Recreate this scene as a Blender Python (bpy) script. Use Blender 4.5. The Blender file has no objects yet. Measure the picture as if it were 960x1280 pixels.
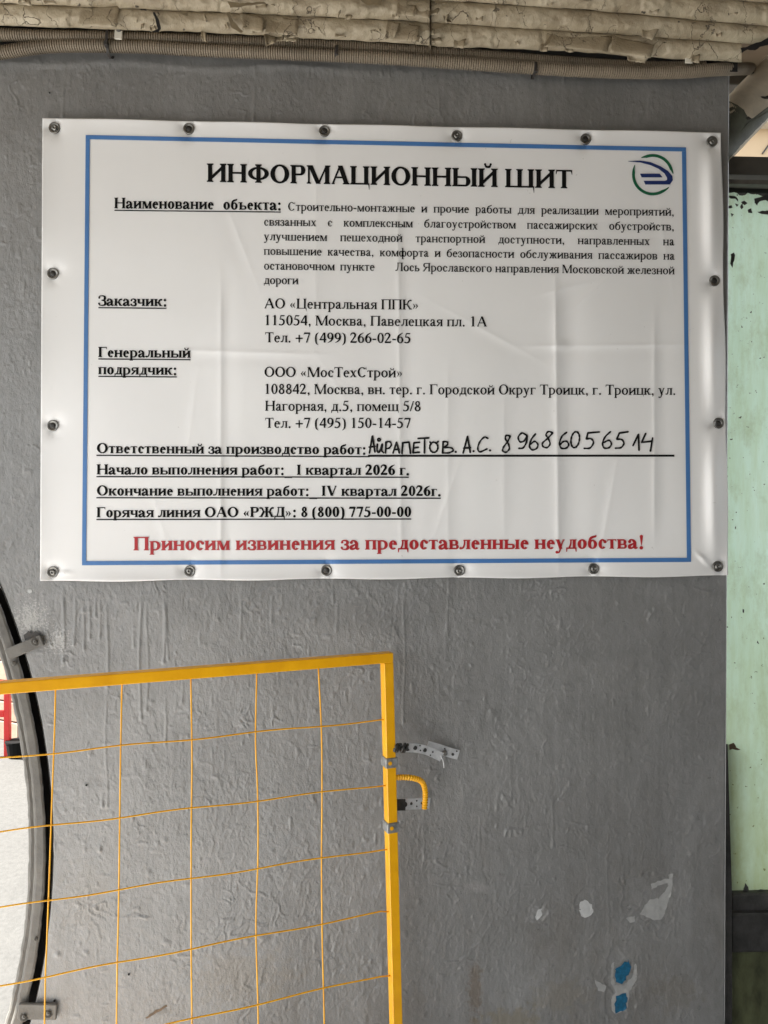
import bpy, math, random
import numpy as np
from mathutils import Vector, Matrix

C = bpy.context.scene.collection
SC = bpy.context.scene
random.seed(7)
R = math.radians

# ------------------------------------------------------------------ camera
F = 961.0                       # focal length in pixels of the 960 x 1280 photograph
CAM = Vector((0.0, -1.69, 1.5))
YAW = R(2.6)
FWD = Vector((math.sin(YAW), math.cos(YAW), 0)); RGT = Vector((math.cos(YAW), -math.sin(YAW), 0)); UPV = Vector((0, 0, 1))
cd = bpy.data.cameras.new('camera'); cam = bpy.data.objects.new('camera', cd); C.objects.link(cam)
cam.location = CAM; cam.rotation_euler = (R(90), 0, -YAW)
cd.sensor_fit = 'HORIZONTAL'; cd.sensor_width = 36; cd.lens = 36 * F / 960
cd.clip_start = 0.02; cd.clip_end = 400
SC.camera = cam

# ------------------------------------------------------------------ light
SUN = Vector((-0.70, 0.03, 0.72)).normalized()
w = bpy.data.worlds.new("World"); SC.world = w; w.use_nodes = True
nt = w.node_tree; bg = nt.nodes['Background']
sky = nt.nodes.new('ShaderNodeTexSky'); sky.sky_type = 'NISHITA'; sky.sun_disc = False
sky.sun_elevation = math.asin(SUN.z); sky.sun_rotation = math.atan2(SUN.x, SUN.y)
hs = nt.nodes.new('ShaderNodeHueSaturation'); hs.inputs['Saturation'].default_value = 0.22
nt.links.new(sky.outputs[0], hs.inputs['Color']); nt.links.new(hs.outputs[0], bg.inputs[0])
bg.inputs[1].default_value = 0.09
sd = bpy.data.lights.new('sun', 'SUN'); sun = bpy.data.objects.new('sun', sd); C.objects.link(sun)
sd.energy = 5.0; sd.angle = R(0.5); sd.color = (1, 0.975, 0.94)
sun.rotation_euler = SUN.to_track_quat('Z', 'Y').to_euler(); sun.location = (4, 3, 6)
vs = SC.view_settings; vs.view_transform = 'Standard'; vs.look = 'None'; vs.gamma = 1; vs.exposure = 2.45

# ------------------------------------------------------------------ helpers
def ray(px, py): return FWD + RGT * ((px - 480) / F) + UPV * ((640 - py) / F)
def P(px, py, Y=0.0):                       # photograph point on the vertical plane y = Y
    d = ray(px, py); t = (Y - CAM.y) / d.y
    return CAM + d * t
def Pd(px, py, depth): return CAM + ray(px, py) * depth
def Pn(px, py, Y):                          # the same for numpy arrays
    a = (px - 480) / F; dy = FWD.y + RGT.y * a; t = (Y - CAM.y) / dy
    return CAM.x + (FWD.x + RGT.x * a) * t, Y + 0 * t, CAM.z + (640 - py) / F * t
def tag(o, label=None, cat=None, group=None, kind=None):
    if label: o['label'] = label
    if cat: o['category'] = cat
    if group: o['group'] = group
    if kind: o['kind'] = kind
    return o
def link(o, parent=None):
    C.objects.link(o)
    if parent is not None: o.parent = parent
    return o
def mesh(name, verts, faces, mat, parent=None, smooth=False):
    me = bpy.data.meshes.new(name); me.from_pydata([tuple(v) for v in verts], [], faces); me.update()
    if mat: me.materials.append(mat)
    if smooth: me.polygons.foreach_set('use_smooth', [True] * len(me.polygons))
    o = bpy.data.objects.new(name, me)
    return link(o, parent)
def grid_mesh(name, X, Y, Z, mat, parent=None, smooth=True, flip=False):
    n, m = X.shape
    co = np.stack([X, Y, Z], -1).reshape(-1, 3).astype(np.float32)
    i = np.arange(n - 1)[:, None] * m + np.arange(m - 1)[None]
    f = np.stack([i, i + 1, i + m + 1, i + m], -1).reshape(-1, 4)
    if flip: f = f[:, ::-1]
    me = bpy.data.meshes.new(name)
    me.vertices.add(len(co)); me.vertices.foreach_set('co', co.ravel())
    me.loops.add(f.size); me.loops.foreach_set('vertex_index', f.ravel().astype(np.int32))
    me.polygons.add(len(f)); me.polygons.foreach_set('loop_start', np.arange(0, f.size, 4, dtype=np.int32))
    me.polygons.foreach_set('use_smooth', np.full(len(f), smooth))
    me.update(calc_edges=True); me.materials.append(mat)
    o = bpy.data.objects.new(name, me)
    return link(o, parent)
class MB:
    def __init__(s): s.v = []; s.f = []
    def add(s, v, f):
        b = len(s.v); s.v += [Vector(p) for p in v]; s.f += [[b + i for i in q] for q in f]; return s
    def box(s, lo, hi, M=None, bev=0.0):
        x0, y0, z0 = lo; x1, y1, z1 = hi
        if bev <= 0:
            v = [(x, y, z) for z in (z0, z1) for x, y in ((x0, y0), (x1, y0), (x1, y1), (x0, y1))]
            f = [(3, 2, 1, 0), (4, 5, 6, 7), (0, 1, 5, 4), (1, 2, 6, 5), (2, 3, 7, 6), (3, 0, 4, 7)]
        else:
            b = bev; v = []; f = []
            for z, k in ((z0, b), (z0 + b, 0), (z1 - b, 0), (z1, b)):
                v += [(x0 + b + k, y0 + k, z), (x1 - b - k, y0 + k, z), (x1 - k, y0 + b + k, z), (x1 - k, y1 - b - k, z),
                      (x1 - b - k, y1 - k, z), (x0 + b + k, y1 - k, z), (x0 + k, y1 - b - k, z), (x0 + k, y0 + b + k, z)]
            f.append(tuple(range(7, -1, -1))); f.append(tuple(range(24, 32)))
            for r in range(3):
                for i in range(8): f.append((r * 8 + i, r * 8 + (i + 1) % 8, r * 8 + 8 + (i + 1) % 8, r * 8 + 8 + i))
        if M is not None: v = [M @ Vector(p) for p in v]
        return s.add(v, f)
    def tube(s, pts, rad, n=8, cap=True):
        pts = [Vector(p) for p in pts]; N = len(pts)
        rads = rad if hasattr(rad, '__len__') else [rad] * N
        v = []; up = None
        for i, p in enumerate(pts):
            t = (pts[min(i + 1, N - 1)] - pts[max(i - 1, 0)]).normalized()
            if up is None:
                up = Vector((0, 1, 0)) if abs(t.y) < .9 else Vector((1, 0, 0))
            a = (up - t * up.dot(t)).normalized(); up = a; b = t.cross(a)
            for k in range(n):
                q = 2 * math.pi * k / n; v.append(p + (a * math.cos(q) + b * math.sin(q)) * rads[i])
        f = [(i * n + k, i * n + (k + 1) % n, (i + 1) * n + (k + 1) % n, (i + 1) * n + k) for i in range(N - 1) for k in range(n)]
        if cap: f += [tuple(range(n - 1, -1, -1)), tuple((N - 1) * n + k for k in range(n))]
        return s.add(v, f)
    def build(s, name, mat, parent=None, smooth=False): return mesh(name, s.v, s.f, mat, parent, smooth)
def empty(name, loc=(0, 0, 0)):
    o = bpy.data.objects.new(name, None); o.location = loc; o.empty_display_size = .05
    C.objects.link(o); return o
def spline(pts, k=6):
    pts = [Vector(p) for p in pts]; out = []
    q = [pts[0] * 2 - pts[1]] + pts + [pts[-1] * 2 - pts[-2]]
    for i in range(1, len(q) - 2):
        a, b, c, d = q[i - 1:i + 3]
        for j in range(k):
            t = j / k
            out.append(0.5 * ((2 * b) + (c - a) * t + (2 * a - 5 * b + 4 * c - d) * t * t + (3 * b - a - 3 * c + d) * t ** 3))
    out.append(pts[-1]); return out
def set_parent_keep(o, parent):
    o.parent = parent; o.matrix_parent_inverse = Matrix.Translation(parent.location).inverted()

# ------------------------------------------------------------------ materials
class MT:
    def __init__(s, name, col=(.5, .5, .5), rough=.5, metal=0.0, spec=.5):
        s.m = bpy.data.materials.new(name); s.m.use_nodes = True; s.t = s.m.node_tree
        s.b = s.t.nodes['Principled BSDF']
        s.b.inputs['Base Color'].default_value = (*col, 1); s.b.inputs['Roughness'].default_value = rough
        s.b.inputs['Metallic'].default_value = metal; s.b.inputs['Specular IOR Level'].default_value = spec
        s.h = None; s._co = None
    def n(s, typ, **kw):
        x = s.t.nodes.new(typ)
        for k, v in kw.items():
            if k in x.inputs.keys(): x.inputs[k].default_value = v
            else: setattr(x, k, v)
        return x
    def l(s, a, b): s.t.links.new(a, b)
    def co(s, scale=(1, 1, 1)):
        g = s.n('ShaderNodeNewGeometry'); m = s.n('ShaderNodeMapping'); m.inputs['Scale'].default_value = scale
        s.l(g.outputs['Position'], m.inputs['Vector']); return m.outputs[0]
    def noise(s, scale, detail=4, rough=.55, stretch=(1, 1, 1), dist=0.0, vec=None):
        x = s.n('ShaderNodeTexNoise'); x.inputs['Scale'].default_value = scale; x.inputs['Detail'].default_value = detail
        x.inputs['Roughness'].default_value = rough; x.inputs['Distortion'].default_value = dist
        s.l(vec if vec is not None else s.co(stretch), x.inputs['Vector']); return x.outputs['Fac']
    def ramp(s, fac, stops):
        x = s.n('ShaderNodeValToRGB'); cr = x.color_ramp
        while len(cr.elements) < len(stops): cr.elements.new(.5)
        for e, (p, c) in zip(cr.elements, stops): e.position = p; e.color = (*c, 1) if hasattr(c, '__len__') else (c, c, c, 1)
        s.l(fac, x.inputs[0]); return x.outputs[0]
    def mix(s, fac, a, b, typ='MIX'):
        x = s.n('ShaderNodeMix'); x.data_type = 'RGBA'; x.blend_type = typ
        for v, i in ((fac, 0), (a, 6), (b, 7)):
            if hasattr(v, 'is_linked') or isinstance(v, bpy.types.NodeSocket): s.l(v, x.inputs[i])
            elif i == 0: x.inputs[0].default_value = v
            else: x.inputs[i].default_value = (*v, 1)
        return x.outputs[2]
    def math(s, op, a, b=0.0):
        x = s.n('ShaderNodeMath'); x.operation = op
        for v, i in ((a, 0), (b, 1)):
            if isinstance(v, bpy.types.NodeSocket): s.l(v, x.inputs[i])
            else: x.inputs[i].default_value = v
        return x.outputs[0]
    def color(s, sock): s.l(sock, s.b.inputs['Base Color']); return s
    def rough(s, sock): s.l(sock, s.b.inputs['Roughness']); return s
    def bump(s, sock, strength=.3, dist=.001):
        x = s.n('ShaderNodeBump'); x.inputs['Strength'].default_value = strength; x.inputs['Distance'].default_value = dist
        s.l(sock, x.inputs['Height'])
        if s.h is not None: s.l(s.h, x.inputs['Normal'])
        s.h = x.outputs[0]; s.l(s.h, s.b.inputs['Normal']); return s

def mat_wall():
    m = MT('grey wall paint', (.2, .2, .2), .36, 0, .8)
    a = m.noise(3.0, 6, .6); c = m.ramp(a, [(.3, (.184, .182, .172)), (.55, (.214, .213, .206)), (.75, (.242, .241, .234))])
    b = m.noise(60, 5, .7, (1, 1, .5)); c = m.mix(.35, c, m.ramp(b, [(.3, .12), (.55, .20), (.75, .26)]))
    pt = m.ramp(m.noise(2.1, 5, .65, (1, 1, .8), 1.2), [(.40, .92), (.52, 1.0), (.60, 1.10)]); c = m.mix(1.0, c, pt, 'MULTIPLY')
    stv = m.ramp(m.noise(16, 5, .7, (2.2, 1, .10)), [(.35, .93), (.65, 1.06)]); c = m.mix(1.0, c, stv, 'MULTIPLY')
    # dark specks and pin holes
    d = m.ramp(m.noise(170, 2, .5), [(.70, 0), (.75, 1)]); c = m.mix(m.math('MULTIPLY', d, .55), c, (.06, .058, .055))
    # thin brown grime towards the foot of the wall and rusty streaks
    z = m.n('ShaderNodeSeparateXYZ'); m.l(m.co(), z.inputs[0])
    low = m.n('ShaderNodeMapRange'); m.l(z.outputs[2], low.inputs[0])
    low.inputs[1].default_value = 1.0; low.inputs[2].default_value = .35; low.inputs[3].default_value = 0; low.inputs[4].default_value = 1
    g = m.math('MULTIPLY', low.outputs[0], m.ramp(m.noise(7, 6, .7, (1, 1, .45)), [(.45, 0), (.68, 1)]))
    c = m.mix(m.math('MULTIPLY', g, .5), c, (.12, .10, .078))
    geo = m.n('ShaderNodeNewGeometry')
    nz = m.noise(38, 6, .75); nf = m.noise(230, 3, .6)
    for (px, py, rx, ry, col, st, speck) in ((594, 1240, 15, 62, (.14, .10, .065), .6, 0), (640, 1275, 60, 26, (.20, .165, .10), .5, 0), (204, 1264, 24, 9, (.10, .085, .065), .5, 0),
            (38, 775, 34, 40, (.40, .395, .375), .8, 1), (72, 800, 26, 30, (.42, .415, .40), .7, 1), (776, 1228, 27, 48, (.33, .33, .32), .55, 0), (672, 1143, 26, 18, (.30, .30, .295), .6, 0),
            (800, 1125, 46, 40, (.27, .27, .265), .5, 0), (700, 1245, 60, 34, (.22, .20, .165), .5, 0), (110, 1120, 60, 70, (.24, .225, .2), .45, 0), (300, 1220, 110, 60, (.215, .19, .155), .5, 0),
            (480, 1110, 60, 20, (.27, .265, .26), .4, 0), (845, 1240, 50, 40, (.19, .17, .14), .4, 0), (380, 900, 90, 60, (.25, .248, .24), .4, 0), (594, 1110, 26, 12, (.3, .29, .28), .5, 0)):
        col = tuple(q_ * .85 for q_ in col)
        cpt = P(px, py); v1 = m.n('ShaderNodeVectorMath'); v1.operation = 'SUBTRACT'; m.l(geo.outputs['Position'], v1.inputs[0]); v1.inputs[1].default_value = cpt
        v2 = m.n('ShaderNodeVectorMath'); v2.operation = 'MULTIPLY'; m.l(v1.outputs[0], v2.inputs[0]); v2.inputs[1].default_value = (568 / rx, 0, 568 / ry)
        v3 = m.n('ShaderNodeVectorMath'); v3.operation = 'LENGTH'; m.l(v2.outputs[0], v3.inputs[0])
        dd = m.math('ADD', m.math('MULTIPLY', v3.outputs['Value'], .35), m.math('MULTIPLY', nf if speck else nz, 1.0))
        k_ = m.ramp(dd, [(.62, 1), (.74, 0)] if not speck else [(.60, 1), (.66, 0)])
        c = m.mix(m.math('MULTIPLY', k_, st), c, col)
    m.color(c)
    m.rough(m.ramp(m.noise(25, 4), [(.3, .27), (.7, .40)]))
    m.bump(m.noise(210, 4, .65, (1, 1, .6), .3), .6, .0018)
    m.bump(m.noise(380, 3, .6), .5, .001)
    return m.m
def mat_cream():
    m = MT('cracked cream paint', (.45, .4, .3), .5)
    vec = m.co((1, 1, 1))
    w_ = m.n('ShaderNodeTexNoise'); w_.inputs['Scale'].default_value = 14; w_.inputs['Detail'].default_value = 5; m.l(vec, w_.inputs['Vector'])
    vm = m.n('ShaderNodeVectorMath'); vm.operation = 'MULTIPLY_ADD'; m.l(w_.outputs['Color'], vm.inputs[0]); vm.inputs[1].default_value = (.16, .16, .16); m.l(vec, vm.inputs[2])
    mp = m.n('ShaderNodeMapping'); mp.inputs['Scale'].default_value = (1.2, .5, .55); m.l(vm.outputs[0], mp.inputs['Vector'])
    vo = m.n('ShaderNodeTexVoronoi'); vo.feature = 'DISTANCE_TO_EDGE'; vo.inputs['Scale'].default_value = 13; m.l(mp.outputs[0], vo.inputs['Vector'])
    crack = m.ramp(vo.outputs['Distance'], [(.0, 1), (.009, .0)])
    msk = m.ramp(m.noise(7, 3), [(.50, 0), (.56, 1)])
    ck = m.math('MULTIPLY', crack, msk)
    base = m.ramp(m.noise(9, 5), [(.3, (.37, .305, .205)), (.6, (.47, .40, .285)), (.8, (.56, .495, .375))])
    dirt = m.ramp(m.noise(16, 6, .75, (1, 1, 1.6)), [(.45, 0), (.72, 1)]); base = m.mix(m.math('MULTIPLY', dirt, .6), base, (.20, .145, .085))
    chip = m.ramp(m.noise(45, 3, .6), [(.70, 0), (.72, 1)])
    base = m.mix(chip, base, (.05, .04, .03))
    m.color(m.mix(m.math('MULTIPLY', ck, .85), base, (.06, .045, .03)))
    inv = m.math('SUBTRACT', 1.0, ck)
    m.bump(inv, .9, .003); m.bump(m.noise(35, 5, .65), .8, .006); m.bump(m.noise(160, 4, .6), .35, .001)
    return m.m
def mat_simple(name, col, rough=.5, metal=0, var=.25, scale=30, bump=.2, bd=.001, stretch=(1, 1, 1), spec=.5):
    m = MT(name, col, rough, metal, spec)
    f = m.noise(scale, 5, .6, stretch)
    lo = tuple(c * (1 - var) for c in col); hi = tuple(min(1, c * (1 + var)) for c in col)
    m.color(m.ramp(f, [(.3, lo), (.7, hi)]))
    if bump: m.bump(m.noise(scale * 4, 4, .6, stretch), bump, bd)
    return m.m
def mat_mint():
    m = MT('mint green paint', (.5, .6, .5), .5)
    a = m.noise(3.2, 6, .65, (3, 1, .6)); c = m.ramp(a, [(.3, (.50, .66, .50)), (.5, (.58, .76, .62)), (.72, (.68, .85, .75))])
    b = m.noise(14, 6, .7, (4, 1, .5)); c = m.mix(.4, c, m.ramp(b, [(.35, (.40, .55, .34)), (.6, (.53, .74, .62))]))
    gr = m.ramp(m.noise(9, 7, .8, (1.5, 1, .8)), [(.50, 0), (.70, 1)]); c = m.mix(m.math('MULTIPLY', gr, .55), c, (.33, .40, .24)); d = m.ramp(m.noise(75, 3, .6), [(.68, 0), (.71, 1)]); c = m.mix(d, c, (.06, .06, .04))
    z = m.n('ShaderNodeSeparateXYZ'); m.l(m.co(), z.inputs[0])
    low = m.n('ShaderNodeMapRange'); m.l(z.outputs[2], low.inputs[0])
    low.inputs[1].default_value = 1.35; low.inputs[2].default_value = .62
    s = m.math('MULTIPLY', low.outputs[0], m.ramp(m.noise(6, 5, .7, (2, 1, 1)), [(.25, .25), (.7, 1)]))
    c = m.mix(m.math('MULTIPLY', s, .8), c, (.30, .34, .13))
    m.color(c); m.bump(m.noise(50, 5, .6, (2, 1, .6)), .4, .002)
    tr = m.n('ShaderNodeBsdfTranslucent'); m.l(c, tr.inputs['Color']); mx = m.n('ShaderNodeMixShader'); mx.inputs[0].default_value = .5  # translucency added so light from behind brightens the leaf
    m.l(m.b.outputs[0], mx.inputs[1]); m.l(tr.outputs[0], mx.inputs[2]); m.l(mx.outputs[0], m.t.nodes['Material Output'].inputs[0]); return m.m
def mat_yellow():
    m = MT('yellow enamel', (.8, .42, .02), .32)
    c = m.ramp(m.noise(20, 4), [(.3, (.78, .36, .004)), (.7, (.90, .45, .006))])
    ch = m.ramp(m.noise(70, 4, .6), [(.74, 0), (.76, 1)]); m.color(m.mix(ch, c, (.16, .06, .02)))
    m.bump(m.noise(90, 4, .6), .35, .0012); return m.m
def mat_vinyl():
    m = MT('white vinyl', (.8, .79, .77), .38, 0, .5)
    c = m.ramp(m.noise(2.5, 4), [(.3, (.82, .815, .80)), (.7, (.86, .855, .845))])
    s = m.ramp(m.noise(80, 2, .5), [(.76, 0), (.79, 1)]); c = m.mix(m.math('MULTIPLY', s, .3), c, (.35, .33, .3))
    m.color(c); m.bump(m.noise(7, 3, .5), .25, .006); m.bump(m.noise(300, 2), .08, .0003); return m.m
def mat_concrete(name, a, b):
    m = MT(name, a, .85)
    c = m.ramp(m.noise(1.5, 7, .65), [(.3, a), (.7, b)]); c2 = m.mix(.35, c, m.ramp(m.noise(45, 5, .7), [(.3, tuple(x * .55 for x in a)), (.6, b)]))
    m.color(c2); m.bump(m.noise(60, 5, .7), .6, .004); return m.m
def mat_galv():
    m = MT('galvanised steel', (.6, .61, .62), .36, .3)
    m.color(m.ramp(m.noise(60, 4), [(.3, (.58, .59, .60)), (.7, (.85, .86, .87))])); m.bump(m.noise(90, 3), .25, .0006); return m.m

M = dict(
    wall=mat_wall(), cream=mat_cream(), mint=mat_mint(), yellow=mat_yellow(), vinyl=mat_vinyl(), galv=mat_galv(),
    black=mat_simple('black print', (.005, .005, .005), .8, var=.1, bump=0, spec=.15),
    blue=mat_simple('blue print', (.065, .19, .45), .4, var=.05, bump=0),
    red=mat_simple('red print', (.42, .016, .022), .45, var=.05, bump=0),
    navy=mat_simple('navy print', (.012, .03, .14), .4, var=.05, bump=0),
    green=mat_simple('green print', (.008, .12, .055), .4, var=.05, bump=0),
    marker=mat_simple('black marker ink', (.006, .006, .006), .6, var=.2, scale=80, bump=0, spec=.25),
    dark=mat_simple('dark recess', (.012, .011, .010), .9, var=.3),  # near-black that puts the shade of gaps into the colour; also fills holes
    steel=mat_simple('dull steel', (.22, .215, .20), .35, .85, .25, 60),
    screw=mat_simple('dark screw', (.05, .048, .045), .45, .6, .3, 90),
    oldframe=mat_simple('old grey paint', (.2, .2, .19), .5), frame=mat_simple('grey brown frame paint', (.115, .108, .095), .45, 0, .28, 22, .6, .002),
    conduit=mat_simple('dusty beige conduit', (.25, .205, .15), .55, 0, .2, 18, .1),
    tie=mat_simple('dark cable tie', (.035, .03, .027), .6, 0, .3),
    clip=mat_simple('pale clip', (.72, .68, .58), .5, 0, .15),
    pipe=mat_simple('worn cream pipe paint', (.64, .57, .45), .5, 0, .25, 12, .4, .002),
    pipegrey=mat_simple('grey pipe patch and shade', (.10, .11, .085), .6, 0, .35, 25, .3),
    beam=mat_simple('dark grey beam paint', (.075, .07, .06), .5, 0, .25, 15, .3),
    sill=mat_simple('dark grimy sill', (.055, .053, .05), .6, 0, .5, 20, .6, .003),
    olive=mat_simple('grimy olive paint', (.115, .125, .062), .55, 0, .55, 11, .5, .002, (2, 1, 1)),
    canopy=mat_simple('cream canopy boards', (.21, .155, .10), .7, 0, .15, 4, .3, .003),
    ground=mat_concrete('worn asphalt', (.045, .044, .042), (.07, .068, .065)),
    slab=mat_concrete('pale concrete', (.44, .442, .435), (.54, .54, .53)),
    stone=mat_simple('cream stone', (.36, .31, .23), .8, 0, .25, 3, .5, .01),
    brick=mat_simple('pink brick', (.30, .19, .135), .8, 0, .2, 5, .5, .004),
    redpaint=mat_simple('red barrier paint', (.58, .025, .022), .4, 0, .1),
    chipwhite=mat_simple('pale bared plaster', (.45, .455, .45), .7, 0, .12, 40, .5, .001),
    chipgrey=mat_simple('pale grey undercoat', (.33, .33, .32), .5, 0, .12, 40, .4, .001),
    chipblue=mat_simple('old blue paint', (.008, .10, .19), .45, 0, .35, 120, .5, .001),
    collar=mat_simple('dull zinc', (.30, .30, .29), .42, .4, .4, 70, .3),
    undercoat=mat_simple('brown undercoat and flake shade', (.20, .155, .09), .7, 0, .3, 40, .4, .001),
    flag=mat_concrete('outdoor concrete', (.070, .068, .062), (.098, .095, .087)),
    rust=mat_simple('rusty stain', (.13, .085, .05), .7, 0, .4, 40, .5, .001),
    farwall=mat_simple('beige building wall', (.62, .47, .30), .8, 0, .05, 2, .1),
)

# ------------------------------------------------------------------ numpy noise
rng = np.random.default_rng(11)
class VN:
    def __init__(s, n=256): s.g = rng.random((n, n)).astype(np.float32); s.n = n
    def __call__(s, x, y):
        xi = np.floor(x).astype(int); yi = np.floor(y).astype(int); fx = x - xi; fy = y - yi
        fx = fx * fx * (3 - 2 * fx); fy = fy * fy * (3 - 2 * fy); n = s.n
        g = s.g; a = g[xi % n, yi % n]; b = g[(xi + 1) % n, yi % n]; c = g[xi % n, (yi + 1) % n]; d = g[(xi + 1) % n, (yi + 1) % n]
        return (a * (1 - fx) + b * fx) * (1 - fy) + (c * (1 - fx) + d * fx) * fy
def fbm(f, x, y, o=4, r=.5):
    t = 0; a = 1; s = 0
    for k in range(o): t = t + a * f(x * 2 ** k + 17.3 * k, y * 2 ** k + 9.1 * k); s += a; a *= r
    return t / s
N1, N2, N3, N4 = VN(), VN(), VN(), VN()

# ================================================================== GROUND AND CANOPY
def sheet(name, x0, y0, x1, y1, z, mat): return mesh(name, [(x0, y0, z), (x1, y0, z), (x1, y1, z), (x0, y1, z)], [(0, 1, 2, 3)], mat)
tag(sheet('ground', -120, -120, 120, 120, 0, M['ground']), kind='structure')
tag(sheet('bounce_pavement', -3.1, -3.4, .75, -.004, .004, M['slab']), kind='structure')  # unseen pale sheet, laid to bounce sunlight onto the lower left wall
tag(sheet('path', -9, 0, -.4, 9, .004, M['flag']), kind='structure')
cb = MB(); cb.box((-2.9, -3.9, 2.675), (4.5, .50, 2.80))
canopy = cb.build('canopy_roof', M['canopy'])
tag(canopy, 'cream painted canopy roof over the grey wall', 'canopy')

mbw = MB().box((-.35, -2.75, 0), (4.4, -2.60, 2.67)); tag(mbw.build('added_blocker_wall', M['beam']), 'dark grey wall added out of view to keep light off the right side', 'wall', kind='thing')  # unseen dark wall, added to hold light off the right side
# ================================================================== WALL (height field with paint relief)
CX, CY, RW = -784.0, 1060.0, 850.0             # round opening: centre and radius in photograph pixels
def circ(R_, py, lim=-420):
    d = R_ * R_ - (py - CY) ** 2
    return np.maximum(CX + np.sqrt(np.maximum(d, 0)), lim)
def wall_right(py): return 911.5 - (py - 100) * (5.5 / 1180)
drips = [(79, 728, 829, 1.7), (93, 735, 808, 1.1), (104, 750, 814, 1.2), (111, 740, 800, 1.0), (118, 735, 772, .9), (124, 738, 798, 1.0), (134, 748, 860, 1.3),
         (133, 860, 1010, .8), (175, 740, 900, 1.2), (184, 745, 890, .9), (205, 735, 830, 1.3), (209, 735, 826, .9), (206, 860, 930, .9), (166, 770, 810, .7),
         (228, 840, 880, .7), (129, 985, 1010, 1.6), (126, 1050, 1065, 2.0), (106, 1050, 1066, 1.2), (560, 640, 790, .6), (300, 740, 800, .7), (340, 735, 780, .6),
         (420, 738, 790, .6), (505, 735, 905, .7), (80, 100, 148, .9), (318, 100, 150, .8), (548, 95, 145, .8), (690, 990, 1060, .7), (760, 1010, 1150, .5)]
knobs = [(868, 1022, 4.5, 2.2), (863, 1068, 2.4, 1.6), (615, 892, 5, 1.6), (72, 1193, 3.8, 2.6), (107, 1191, 3.2, 1.6), (98, 1050, 2.5, 1.3), (206, 1050, 3.5, 1.4),
         (186, 1091, 3.5, 1.5), (140, 1017, 2.2, 1.2), (80, 1014, 3, 1.3), (76, 1056, 2.5, 1.2), (693, 1098, 2.2, 1.4), (457, 1050, 3, 1.2), (560, 860, 3, 1.1),
         (541, 833, 3, 1.2), (454, 1010, 4, 1.2), (607, 1042, 2.5, 1.2), (723, 1193, 4, 1.1), (745, 1192, 2, 1.2), (100, 1180, 2, 1.2), (662, 900, 2.5, .9), (845, 1050, 4, .9)]
FMX0, FMY0, FMS = -30, 10, 2          # half-pixel raster of small paint features
FM = np.zeros((1310 * FMS, 970 * FMS), np.float32)
def stamp_curve(pts, sig, a):
    pts = np.array(pts); x0, y0 = pts.min(0) - 4 * sig; x1, y1 = pts.max(0) + 4 * sig
    i0, i1 = int((x0 - FMX0) * FMS), int((x1 - FMX0) * FMS) + 1; j0, j1 = int((y0 - FMY0) * FMS), int((y1 - FMY0) * FMS) + 1
    i0, j0 = max(i0, 0), max(j0, 0); i1, j1 = min(i1, FM.shape[1]), min(j1, FM.shape[0])
    if i1 <= i0 or j1 <= j0: return
    gx, gy = np.meshgrid(np.arange(i0, i1) / FMS + FMX0, np.arange(j0, j1) / FMS + FMY0); d2 = np.full(gx.shape, 1e9)
    n_ = len(pts)
    for k in range(n_):
        taper = 1 if n_ < 3 else (.35 + .65 * math.sin(math.pi * (k + .5) / n_)) ** -2
        d2 = np.minimum(d2, ((gx - pts[k, 0]) ** 2 + (gy - pts[k, 1]) ** 2) * taper)
    FM[j0:j1, i0:i1] += a * np.exp(-d2 / sig ** 2)
_r = random.Random(5)
def _dens(x, y): return float(fbm(N3, np.array(x / 130.), np.array(y / 150. + 4), 2))
cnt = 0
while cnt < 5200:
    x = _r.uniform(-10, 905); y = _r.uniform(70, 1300)
    if 60 < x < 895 and 175 < y < 710: continue
    if _r.random() > np.clip((_dens(x, y) - .28) * 3.2, .12, 1): continue
    cnt += 1; k = _r.random()
    if k < .34:                                   # short curved ridges
        L_ = _r.choice((4, 6, 8, 10, 14, 20)) * _r.uniform(.7, 1.2); a0 = math.pi / 2 + _r.gauss(0, .55); cv = _r.gauss(0, .09); pts = []; cx_, cy_ = x, y
        for q in range(max(3, int(L_ / 1.1))): pts.append((cx_, cy_)); cx_ += 1.1 * math.cos(a0); cy_ += 1.1 * math.sin(a0); a0 += cv + _r.gauss(0, .08)
        stamp_curve(pts, _r.uniform(.75, 1.25), _r.uniform(.00025, .0009) * (1 if _r.random() < .7 else -1))
    elif k < .86:                                 # grit and blisters
        stamp_curve([(x, y)], _r.choice((.8, .9, 1.1, 1.5, 2.2)), _r.uniform(.0003, .0010))
    elif k < .94:                                 # crescents
        rr = _r.uniform(2, 6); a0 = _r.uniform(0, 6.3); sp = _r.uniform(1.5, 4.5)
        stamp_curve([(x + rr * math.cos(a0 + sp * q / 12), y + rr * 1.2 * math.sin(a0 + sp * q / 12)) for q in range(13)], .9, _r.uniform(.0004, .0009))
    else:                                         # runs of paint
        L_ = _r.uniform(20, 70); dx = _r.gauss(0, 1.5); stamp_curve([(x + dx * t + math.sin(t * 5 + x), y + L_ * t) for t in np.linspace(0, 1, int(L_ / 2))], _r.uniform(1.0, 1.6), _r.uniform(.0003, .0006))
def fmap(px, py):
    x = np.clip((np.asarray(px, float) - FMX0) * FMS, 0, FM.shape[1] - 2.001); y = np.clip((np.asarray(py, float) - FMY0) * FMS, 0, FM.shape[0] - 2.001)
    i = x.astype(int); j = y.astype(int); fx = x - i; fy = y - j
    return (FM[j, i] * (1 - fx) + FM[j, i + 1] * fx) * (1 - fy) + (FM[j + 1, i] * (1 - fx) + FM[j + 1, i + 1] * fx) * fy
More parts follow.
